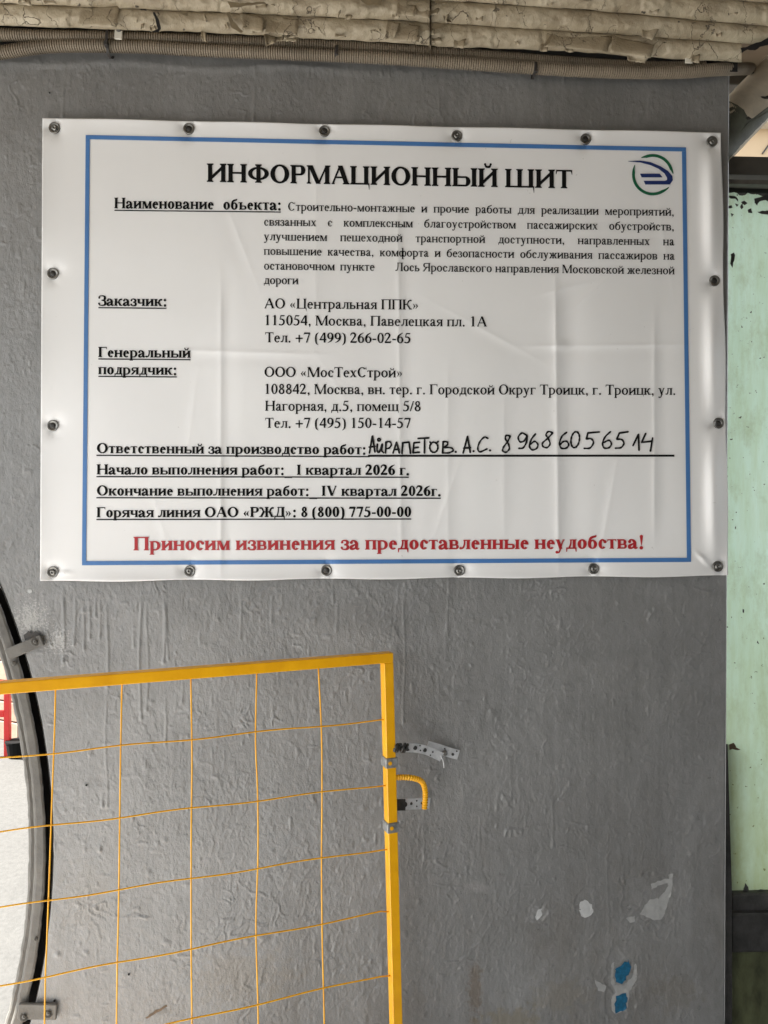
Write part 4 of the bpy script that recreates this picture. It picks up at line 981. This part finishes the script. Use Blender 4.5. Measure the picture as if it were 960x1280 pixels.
        g.diag((xm + 30, H_ * .22), (110, H_ - 10), S * 1.1); g.diag((xm - 40, 20), (adv - 110, H_ - 10), h + 8)
        g.curve([(xm + 25, H_ * .25), (xm - 30, H_ * .05), (130, 20)], [h, h, S * .6]); g.dot(135, 50, S * .4); g.serif(80, 80 + S * .8, H_, False); g.serif(adv - 130, adv - 90, H_, False)
    elif U_ == 'Ф':
        g.stem(xm, 0, H_); g.ring(xm, H_ * .5, adv / 2 - 25, H_ * .36, S * 1.05, h)
    elif ch == 'V': g.diag((xm + 10, 0), (110 + S * .2, H_ - 10), S * 1.1); g.diag((xm + 10, 0), (adv - 110, H_ - 10), h + 8); g.serif(70, 70 + S, H_, False); g.serif(adv - 135, adv - 90, H_, False)
    elif ch == '.': g.dot(125, 45, S * .56)
    elif ch == ':': g.dot(150, 45, S * .54); g.dot(150, 400, S * .54)
    elif ch == ',': g.dot(125, 45, S * .56); g.curve([(150, 40), (150, -40), (85, -120)], [S * .55, h, 14])
    elif ch == '-': g.rect(40, 195, 293, 195 + h * 1.5)
    elif ch == '_': g.rect(-10, -215, 510, -110)
    elif ch == '!': g.dot(166, 45, S * .56); g.poly((166 - 14, 170), (166 + 14, 170), (166 + S * .52, 640), (166, 690), (166 - S * .52, 640))
    elif ch == '+': g.rect(40, 235, 524, 235 + h * 1.5); g.rect(282 - h * .75, 0, 282 + h * .75, 510)
    elif ch == '/': g.diag((30, -10), (245, 676), h * 1.4)
    elif ch == '(' : g.curve([(285, 680), (130, 520), (95, 250), (130, -20), (285, -175)], [12, S * .8, S, S * .8, 12])
    elif ch == ')' : g.curve([(48, 680), (203, 520), (238, 250), (203, -20), (48, -175)], [12, S * .8, S, S * .8, 12])
    elif ch in '«»':
        for dx in (0, 170):
            k = 1 if ch == '«' else -1; xa = (60 if k > 0 else 230) + dx; 
            g.poly((xa, 220), (xa + k * 150, 400), (xa + k * 170, 385), (xa + k * (95 + (25 if bold else 0)), 220), (xa + k * 170, 55), (xa + k * 150, 40))
    elif ch == '0': g.ring(250, 335, 222, 347, S * 1.05, h)
    elif ch == '1': g.stem(262, 0, 676, t=None); g.poly((262 + S / 2, 680), (262 - S / 2, 640), (110, 600), (112, 580), (262 - S / 2, 600), (262, 560))
    elif ch == '2':
        g.curve([(50, 490), (95, 610), (215, 655), (330, 600), (350, 480), (270, 330), (150, 170), (60, 55)], [h, h * 1.3, S * .7, S * .95, S, S * .8, S * .55, S * .5]); g.rect(30, 0, 435, S * .85); g.poly((435, 0), (475, 145), (455, 145), (395, S * .85))
    elif ch == '4': g.rect(300, 0, 300 + S, 676); g.diag((45, 190), (330, 676), h * 1.5); g.rect(20, 160, 472, 160 + S * .72)
    elif ch == '5':
        g.poly((150, 676), (415, 676), (440, 690), (405, 600), (165, 600)); g.curve([(172, 650), (140, 520), (100, 395)], [h, h, h])
        g.curve([(100, 400), (240, 405), (350, 330), (380, 215), (330, 85), (210, 18), (80, 35)], [h * 1.2, S * .7, S, S, S * .85, h * 1.3, S * .6]); g.dot(80, 50, S * .4)
    elif ch in '69':
        q = Pen(bold, False); q.ring(250, 212, 218, 224, S * 1.05, h); q.curve([(75, 220), (100, 390), (190, 530), (320, 620), (440, 680)], [S, S, S * .8, S * .5, 12]); 
        g.p = q.p if ch == '6' else [[(500 - x, 668 - y) for x, y in k] for k in q.p]
    elif ch == '7': g.rect(60, 676 - S * .85, 450, 676); g.poly((60, 676), (20, 520), (40, 520), (90, 676 - S * .85)); g.diag((215, -5), (425, 640), S * .72)
    elif ch == '8': g.ring(250, 505, 165, 175, S * .85, h * 1.2); g.ring(250, 172, 205, 186, S * .95, h * 1.2)
    _cache[key] = (g.p, adv); return _cache[key]
def text_line(txt, bold, em, x0, x1, y0, y1, mat, justify=False, underline=None, lab=None):
    nat = sum(ADV['b' if bold else 'r'][c_] for c_ in txt) * em / 1000; W = x1 - x0; k = W / nat; sp = 0
    if justify: k = min(k, .945); sp = (W - nat * k) / max(1, txt.count(' '))
    polys = []; x = 0; vy = em / 1000
    for c_ in txt:
        g, a = glyph(c_, bold)
        for q in g:
            out = []
            for gx, gy in q:
                X = x0 + x + gx * vy * k; by_ = y0 + (y1 - y0) * (X - x0) / W; out.append((X, by_ - gy * vy))
            polys.append(out)
        x += a * vy * k + (sp if c_ == ' ' else 0)
    printed('printed_line', polys, mat, lab=lab)
    if underline:
        ux0, ux1, dy, th = underline; a = y0 + (y1 - y0) * (ux0 - x0) / W + dy; b_ = y0 + (y1 - y0) * (ux1 - x0) / W + dy
        printed('underline', line_polys((ux0, a), (ux1, b_), th), mat)
K = M['black']
text_line('ИНФОРМАЦИОННЫЙ ЩИТ', True, 34.5, 258, 716, 227.3, 235.6, K)
text_line('Наименование', True, 19.8, 142.5, 267.5, 260.3, 261.6, K, False, (143, 351, 2.6, 1.3))
text_line('объекта:', True, 19.8, 278.5, 352, 261.8, 262.6, K)
BE = 15.7
text_line('Строительно-монтажные и прочие работы для реализации мероприятий,', False, BE, 359.5, 843, 263.2, 269.8, K, True)
text_line('связанных с комплексным благоустройством пассажирских обустройств,', False, BE, 329.5, 843, 282, 288.2, K, True)
text_line('улучшением пешеходной транспортной доступности, направленных на', False, BE, 329.5, 843, 300.3, 306.8, K, True)
text_line('повышение качества, комфорта и безопасности обслуживания пассажиров на', False, BE, 329.5, 843.5, 318.5, 324.8, K, True)
text_line('остановочном пункте', False, BE, 329.5, 468.5, 337, 338.5, K, True)
text_line('Лось Ярославского направления Московской железной', False, BE, 494, 843.5, 338.8, 343, K, True)
text_line('дороги', False, BE, 329.5, 373, 355, 355.4, K)
text_line('Заказчик:', True, 19, 122.5, 209, 382, 382.8, K, False, (123, 208, 2.6, 1.4))
text_line('АО «Центральная ППК»', False, 18.6, 330, 524, 385.4, 387, K)
text_line('115054, Москва, Павелецкая пл. 1А', False, 18.6, 329.5, 609, 406.4, 408.2, K)
text_line('Тел. +7 (499) 266-02-65', False, 18.6, 331, 514, 427.8, 429, K)
text_line('Генеральный', True, 19, 122.5, 238.5, 446.3, 447.2, K, False, (123, 238, 2.4, 1.4))
text_line('подрядчик:', True, 19, 122.5, 221.5, 467.8, 468.6, K, False, (123, 221, 2.6, 1.4))
text_line('ООО «МосТехСтрой»', False, 18.6, 330, 504, 471, 471.8, K)
text_line('108842, Москва, вн. тер. г. Городской Округ Троицк, г. Троицк, ул.', False, 18.6, 329.5, 845, 492.4, 493.6, K)
text_line('Нагорная, д.5, помещ 5/8', False, 18.6, 331, 526.5, 513.4, 514, K)
text_line('Тел. +7 (495) 150-14-57', False, 18.6, 331, 514, 534.8, 535, K)
text_line('Ответственный за производство работ:', True, 18.8, 120.5, 458, 566.4, 568, K, False, (120.5, 462, 2.8, 1.5))
text_line('Начало выполнения работ:_ I квартал 2026 г.', True, 18.8, 120.5, 512, 593, 593.8, K, False, (120.5, 511, 2.8, 1.5))
text_line('Окончание выполнения работ:_ IV квартал 2026г.', True, 18.8, 120.5, 551.5, 619.4, 620, K, False, (120.5, 551, 2.8, 1.5))
text_line('Горячая линия ОАО «РЖД»: 8 (800) 775-00-00', True, 18.8, 120.5, 514.5, 646.6, 646, K, False, (120.5, 514, 2.8, 1.5))
text_line('Приносим извинения за предоставленные неудобства!', True, 25.3, 166.5, 806, 688, 685.8, M['red'], lab='red line of apology text')
printed('marker_line', line_polys((460, 569.8), (843, 569.6), 2.6), M['marker'])
# handwriting
def hand(strokes, ox, oy, sc, wd=2.2):
    out = []
    for s in strokes:
        if len(s) == 1:
            x, y = ox + s[0][0] / sc, oy + s[0][1] / sc; out.append([(x + 1.5 * math.cos(a), y + 1.5 * math.sin(a)) for a in np.linspace(0, 5.5, 8)]); continue
        pts = spline([(x, y, 0) for x, y in s], 5) if len(s) > 2 and s[-1] != 'L' else [Vector((*p, 0)) for p in s if p != 'L']
        L = []
        for i, p in enumerate(pts):
            t = pts[min(i + 1, len(pts) - 1)] - pts[max(i - 1, 0)]; t.normalize(); n_ = Vector((-t.y, t.x, 0)) * (wd * (1 + .18 * math.sin(i * 1.3)) / 2)
            q = Vector((ox + p.x / sc, oy + p.y / sc, 0)); L.append(((q.x - n_.x, q.y - n_.y), (q.x + n_.x, q.y + n_.y)))
        for a, b_ in zip(L, L[1:]): out.append([a[0], b_[0], b_[1], a[1]])
        for e_ in (L[0], L[-1]):
            cx, cy = (e_[0][0] + e_[1][0]) / 2, (e_[0][1] + e_[1][1]) / 2; out.append([(cx + wd * .5 * math.cos(a), cy + wd * .5 * math.sin(a)) for a in np.linspace(0, 5.5, 8)])
    return out
def ell(cx, cy, rx, ry, a0=100, a1=460, sl=0.0): return [(cx + rx * math.cos(R(a)) - sl * ry * math.sin(R(a)), cy + ry * math.sin(R(a))) for a in np.linspace(a0, a1, 12)]
hw = hand([[(95, 158), (111, 66), 'L'], [(112, 66), (125, 153), 'L'], [(94, 126), (126, 122), 'L'],
           [(138, 110), (137, 145), (148, 154), (163, 112)], [(165, 110), (163, 145), (172, 157)], ell(147, 86, 7, 7),
           [(182, 158), (185, 98), 'L'], [(184, 99), (205, 96), (214, 112), (204, 130), (184, 136)],
           [(224, 158), (243, 100), 'L'], [(243, 100), (258, 158), 'L'], [(230, 140), (257, 138), 'L'],
           [(272, 160), (277, 102), 'L'], [(275, 103), (311, 99), 'L'], [(311, 99), (319, 160), 'L'],
           [(368, 100), (337, 103), 'L'], [(337, 103), (333, 157), 'L'], [(333, 157), (368, 154), 'L'], [(336, 131), (362, 127), 'L'],
           [(360, 79), (418, 76), 'L'], [(396, 82), (395, 158), 'L'], ell(446, 127, 22, 28, -60, 300), [(425, 98), (432, 110), 'L'], [(470, 95), (462, 104), 'L'],
           [(497, 96), (494, 158), 'L'], [(496, 97), (517, 97), (521, 112), (498, 128)], [(498, 128), (540, 130), (552, 144), (530, 157), (493, 158)], [(566, 152)],
           [(606, 158), (630, 68), 'L'], [(630, 68), (645, 155), 'L'], [(609, 132), (646, 129), 'L'], [(663, 148)],
           [(741, 78), (722, 72), (698, 96), (686, 132), (698, 152), (736, 136)], [(753, 144)]], 440, 530, 4.364)
printed('handwriting', hw, M['marker'], .0018, lab='handwritten name in black marker')
hw = hand([[(70, 60), (52, 57), (47, 74), (62, 100), (66, 125), (50, 141), (33, 134), (38, 115), (58, 88), (71, 61)],
            [(152, 56), (130, 45), (111, 66), (120, 89), (141, 84), (155, 58), (152, 90), (136, 119), (114, 122)],
            [(197, 50), (176, 78), (167, 110), (180, 129), (203, 122), (209, 102), (193, 87), (171, 102)],
            [(282, 43), (262, 38), (250, 54), (262, 74), (270, 100), (255, 118), (235, 112), (233, 95), (258, 72), (283, 45)],
            [(353, 42), (331, 60), (318, 95), (326, 120), (350, 121), (363, 105), (354, 87), (335, 89), (322, 102)], ell(396, 78, 21, 40, -70, 290, .12),
            [(516, 40), (459, 45), 'L'], [(459, 45), (452, 75), 'L'], [(452, 75), (476, 74), (487, 94), (470, 120), (441, 122)],
            [(572, 39), (546, 64), (533, 95), (540, 119), (564, 119), (577, 100), (565, 82), (540, 92)],
            [(660, 39), (617, 45), 'L'], [(617, 45), (604, 76), 'L'], [(604, 76), (629, 78), (639, 98), (625, 118), (597, 121)],
            [(685, 108), (712, 52), 'L'], [(712, 52), (715, 131), 'L'], [(748, 48), (728, 92), 'L'], [(728, 92), (778, 86), 'L'], [(783, 70), (772, 136), 'L']], 620, 530, 4.0)
printed('handwriting', hw, M['marker'], .0018, lab='handwritten telephone number in black marker')
# logo
lx = lambda q: [(780 + x / 12, 180 + y / 12) for x, y in q]
def arc_band(cx, cy, r0, a0, a1, th, n_=24):
    out = []
    for i in range(n_):
        s0, s1 = i / n_, (i + 1) / n_; f_ = lambda s: th * min(1, .25 + 6 * min(s, 1 - s))
        A_, B_ = R(a0 + (a1 - a0) * s0), R(a0 + (a1 - a0) * s1)
        out.append([(cx + r0 * math.cos(A_), cy - r0 * math.sin(A_)), (cx + r0 * math.cos(B_), cy - r0 * math.sin(B_)), (cx + (r0 - f_(s1)) * math.cos(B_), cy - (r0 - f_(s1)) * math.sin(B_)), (cx + (r0 - f_(s0)) * math.cos(A_), cy - (r0 - f_(s0)) * math.sin(A_))])
    return out
printed('emblem_ring', arc_band(815.9, 218.4, 25.9, 124, 3, 3.6) + arc_band(815.9, 218.4, 25.9, 151, 322, 3.6), M['green'])
up_ = lx([(65, 255), (240, 248), (400, 272), (550, 335), (660, 405), (725, 480), (733, 540), (690, 606)]); dn_ = lx([(65, 262), (250, 278), (400, 318), (520, 373), (605, 440), (645, 505), (645, 540), (610, 553)])
printed('emblem_swoosh', [[up_[i], up_[i + 1], dn_[i + 1], dn_[i]] for i in range(7)] + [lx([(690, 606), (610, 552), (295, 552), (320, 608)])] + [lx([(240, 445), (535, 445), (578, 500), (265, 500)])], M['navy'], .0017)

# eyelets with their screws
def lathe(prof, c, n_=20):
    v = []; m_ = len(prof)
    for i in range(n_):
        a = 2 * math.pi * i / n_
        for r_, y in prof: v.append((c.x + r_ * math.cos(a), c.y - y, c.z + r_ * math.sin(a)))
    return MB().add(v, [(i * m_ + k, i * m_ + k + 1, ((i + 1) % n_) * m_ + k + 1, ((i + 1) % n_) * m_ + k) for i in range(n_) for k in range(m_ - 1)])
dark_eyes = {1, 2, 4, 6, 8, 9, 12, 7}
for i, (x, y) in enumerate(eyes):
    s0 = min(float(surf(x + 6 * math.cos(a_), y + 6 * math.sin(a_))) for a_ in np.linspace(0, 6.28, 9)) - .0002; c = P(x, y, s0)
    o = lathe([(.0122, -.001), (.0120, .0014), (.0110, .0022), (.0098, .0018), (.0085, .0012), (.0070, .0009), (.0066, .0004)], c).build('eyelet', M['steel'], None, True); bpart(o)
    d = 0 if i not in dark_eyes else -.0005
    cc = c + Vector((random.uniform(-.001, .001), 0, random.uniform(-.001, .001)))
    hm = M['screw'] if i in dark_eyes else M['steel']
    prof = [(.0066, .0008), (.0064, .0016 + d), (.0058, .0028 + d), (.0040, .0038 + d), (.0022, .0040 + d), (.0018, .0018 + d), (.0001, .0018 + d)] if i not in dark_eyes else [(.0069, .0009), (.0048, .0010), (.0042, .0016), (.0022, .0020), (.0001, .0019)]
    s_ = lathe(prof, cc, 14).build('screw', hm, None, True)
    s_.parent = o

# ================================================================== YELLOW MESH GATE
d_r, d_l = 1.60, 1.335
def G(px, py, off=0.0):                       # point on the gate's plane (off = metres towards the viewer)
    inv = 1 / d_l + (1 / d_r - 1 / d_l) * px / 488.0
    return Pd(px, py, 1 / inv - off)
gt = empty('mesh_gate', G(488, 1560)); gt.location.z = 0
tag(gt, 'yellow metal gate with wire mesh and a bent rebar handle, standing open before the wall', 'gate')
def gpart(o, lab=None):
    set_parent_keep(o, gt)
    if lab: o['label'] = lab
    return o
def bar(p0, p1, hw_, hd, bev=.0016, nrm=None):
    """square tube from p0 to p1; hw_ half width in gate plane, hd half depth"""
    ax = (p1 - p0).normalized(); nr = GN - ax * GN.dot(ax); nr.normalize(); sd_ = ax.cross(nr)
    Mx = Matrix((sd_, nr, ax)).transposed().to_4x4(); Mx.translation = (p0 + p1) / 2; L = (p1 - p0).length / 2
    return MB().box((-hw_, -hd, -L), (hw_, hd, L), Mx, bev)
GN = (G(0, 857) - G(488, 820)).cross(G(488, 1280) - G(488, 820)).normalized()
if GN.y > 0: GN = -GN
GU = (G(488, 640) - G(0, 640)).normalized()
LX = -420
def rowy(ya, yb_, px): return ya + (yb_ - ya) * px / 475.0
post_top = G(483.5, 827); post_bot = G(500.5, 1500)
gpart(bar(post_top, post_bot, .0106, .0120).build('gate_post', M['yellow']))
top_a = G(LX, 859.5 + .0785 * (-LX)); top_b = G(489, 821)
gpart(bar(top_a, top_b, .0100, .0125, .0012).build('top_rail', M['yellow']))
gpart(bar(G(LX, rowy(1650, 1505, LX)), G(489, 1501), .0118, .0125).build('bottom_rail', M['yellow']))
gpart(bar(G(LX, 890), G(LX, rowy(1650, 1505, LX)), .0118, .0125).build('gate_post', M['yellow']))
rws = [(948, 900), (1040, 982), (1135, 1062), (1232, 1140.5), (1329, 1220), (1424, 1300), (1519, 1380), (1612, 1458)]
for ya, yb_ in rws:
    pts = []
    for px in np.arange(LX, 479, 14.0): pts.append(G(px, rowy(ya, yb_, px) + 1.1 * math.sin(px * .035 + ya), .002))
    pts.append(G(478 + (yb_ - 830) * .035, rowy(ya, yb_, 478), .002))
    gpart(MB().tube(pts, .00145, 8).build('mesh_wire', M['yellow'], None, True))
vw = [[(-20, 866), (-25, 1050), (-42, 1300), (-55, 1660)], [(-108, 872), (-118, 1100), (-150, 1680)], [(-200, 878), (-215, 1100), (-250, 1690)], [(-300, 885), (-315, 1100), (-350, 1700)],
      [(69.5, 858), (68, 920), (65, 1000), (61.5, 1100), (58.5, 1180), (56, 1260), (50, 1640)], [(152.5, 852), (151, 930), (150, 1000), (148.5, 1120), (146.5, 1210), (145.5, 1300), (142, 1620)],
      [(238.5, 846), (240, 950), (239, 1050), (239, 1190), (240, 1300), (240, 1590)], [(321, 840), (319.5, 925), (322, 990), (322.5, 1070), (320, 1160), (323, 1290), (325, 1560)],
      [(398, 834), (402, 920), (402.5, 1000), (402, 1080), (403, 1180), (405.5, 1290), (408, 1530)]]
for k in vw:
    pts = [G(p.x, p.y, -.001) for p in spline([(x, y, 0) for x, y in k], 8)]
    gpart(MB().tube(pts, .00145, 8).build('mesh_wire', M['yellow'], None, True))
# rebar handle with its ribs
hp = spline([G(493, 972, .004), G(505, 971.5, .006), G(518, 973, .008), G(527, 977, .009), G(531, 986, .009), G(531.5, 998, .009), G(530.5, 1011, .009)], 16)
seg = [hp[0]]
b = MB().tube(hp, [.0053 + (.0010 if (i // 2) % 2 else 0) for i in range(len(hp))], 12)
gpart(b.build('rebar_handle', M['yellow']))
# weld bead and collars of perforated tape round the post
gpart(MB().tube([G(492, 968, .004), G(494.5, 972, .006), G(493, 977, .004)], [.003, .004, .003], 8).build('weld_bead', M['yellow'], None, True))
def px_post(py): return 483.5 + (py - 827) * (17 / 673.)
for yc, lab in ((951.5, None), (1032, None)):
    c = G(px_post(yc), yc); Mx = Matrix((GU, -GN, Vector((0, 0, 1)))).transposed().to_4x4(); Mx.translation = c
    b = MB().box((-.0135, -.0145, -.0105), (.0135, .0145, .0105), Mx, .0015); o = gpart(b.build('metal_collar', M['collar']))
    q = c - (-GN) * 0 + GN * .0155
    hb = MB().tube([c + GN * .0140 + GU * -.004, c + GN * .0151 + GU * -.004], .0042, 12).build('collar_hole', M['yellow']); hb.parent = o

# perforated straps between gate and wall
def strap(path, wd, label, dark_start=False, holes=(), th=.0012, droop=0.0):
    """path: photograph points with plane Y; a band of height wd (m)"""
    P3 = spline([P(x, y, Y) for x, y, Y in path], 8); root = empty('perforated_strap', P3[-1]); tag(root, label, 'strap', 'perforated metal straps between gate and wall')
    v = []; 
    for i, p in enumerate(P3):
        t = (P3[min(i + 1, len(P3) - 1)] - P3[max(i - 1, 0)]).normalized(); s_ = Vector((-.0, 0, 1)); s_ = (s_ - t * s_.dot(t)).normalized()
        v += [p - s_ * wd / 2, p + s_ * wd / 2]
    o = mesh('metal_band', v, [(2 * i, 2 * i + 1, 2 * i + 3, 2 * i + 2) for i in range(len(P3) - 1)], M['galv']); sm = o.modifiers.new('s', 'SOLIDIFY'); sm.thickness = th; set_parent_keep(o, root)
    for (x, y, Y, r_) in holes:
        o = MB().tube([P(x, y, Y), P(x, y, Y - .0012)], r_ / 568, 10).build('hole', M['screw']); set_parent_keep(o, root)
    return root
def band_Y(path, x):
    return float(np.interp(x, [p[0] for p in path], [p[2] for p in path]))
pA = [(505, 934.5, -.058), (520, 935, -.050), (535, 938.5, -.040), (552, 946.5, -.028)]
ra = strap(pA, .019, 'perforated steel strap curving from the gate post, above the rebar handle', holes=[(519, 934.8, band_Y(pA, 519) - .0018, 2.6), (531, 937.5, band_Y(pA, 531) - .0018, 2.6), (525, 932, band_Y(pA, 525) - .0018, 1.0), (525.5, 938, band_Y(pA, 525) - .0018, 1.0), (541, 940, band_Y(pA, 541) - .0018, 1.2), (538, 944, band_Y(pA, 538) - .0018, 1.0)])
pB = [(534, 932, -.030), (548, 936, -.022), (560, 940, -.014), (573, 943.5, -.008)]
rb2 = strap(pB, .021, 'perforated steel strap screwed to the wall at its tip, overlapping the curved strap', holes=[(566, 943, band_Y(pB, 566) - .0018, 1.8), (571, 939, band_Y(pB, 571) - .002, 1.0), (556, 936, band_Y(pB, 556) - .0018, 1.0)])
o = lathe([(.0001, .006), (.003, .006), (.0055, .004), (.006, 0), (.006, -.006)], P(556, 941, -.020), 12).build('screw', M['steel']); set_parent_keep(o, rb2)
b = MB()
for k in range(2):
    pts = [Pd(493 + i * 1.9, 935 + 4.5 * math.sin(i * 1.25 + k * 2.1), 1.60 - .03 + .014 * math.cos(i * 1.25 + k * 2.1) + i * .004) for i in range(10)]
    b.tube(spline(pts, 4), [.0022 + .0016 * abs(math.sin(q * .7 + k)) for q in range(37)], 6)
o = b.build('twisted_wire', M['screw']); tag(o, 'dark wire twisted round the strap beside the gate post', 'wire')
b = MB(); b.tube(spline([P(551, 945, -.032), P(554, 952, -.034), P(555, 960, -.03)], 5), .0011, 6); o = b.build('wire_end', M['galv']); set_parent_keep(o, ra)
pC = [(497, 1005.5, -.055), (508, 1005, -.047), (520, 1004.5, -.036), (537, 1004, -.02)]
rc = strap(pC, .0235, 'short bright perforated strap below the rebar handle', holes=[(506, 1005.5, -.0515, 3.2), (514, 1004.5, -.0435, 1.8), (521, 1001, -.0375, 1.0), (521, 1008, -.0375, 1.0), (527.5, 1004, -.0315, 1.6)])
b = MB().box((-.0125, -.0012, -.012), (.0125, .0012, .012), Matrix.Translation(P(499.5, 1006, -.060))); o = b.build('dark_fold', M['screw']); set_parent_keep(o, rc)
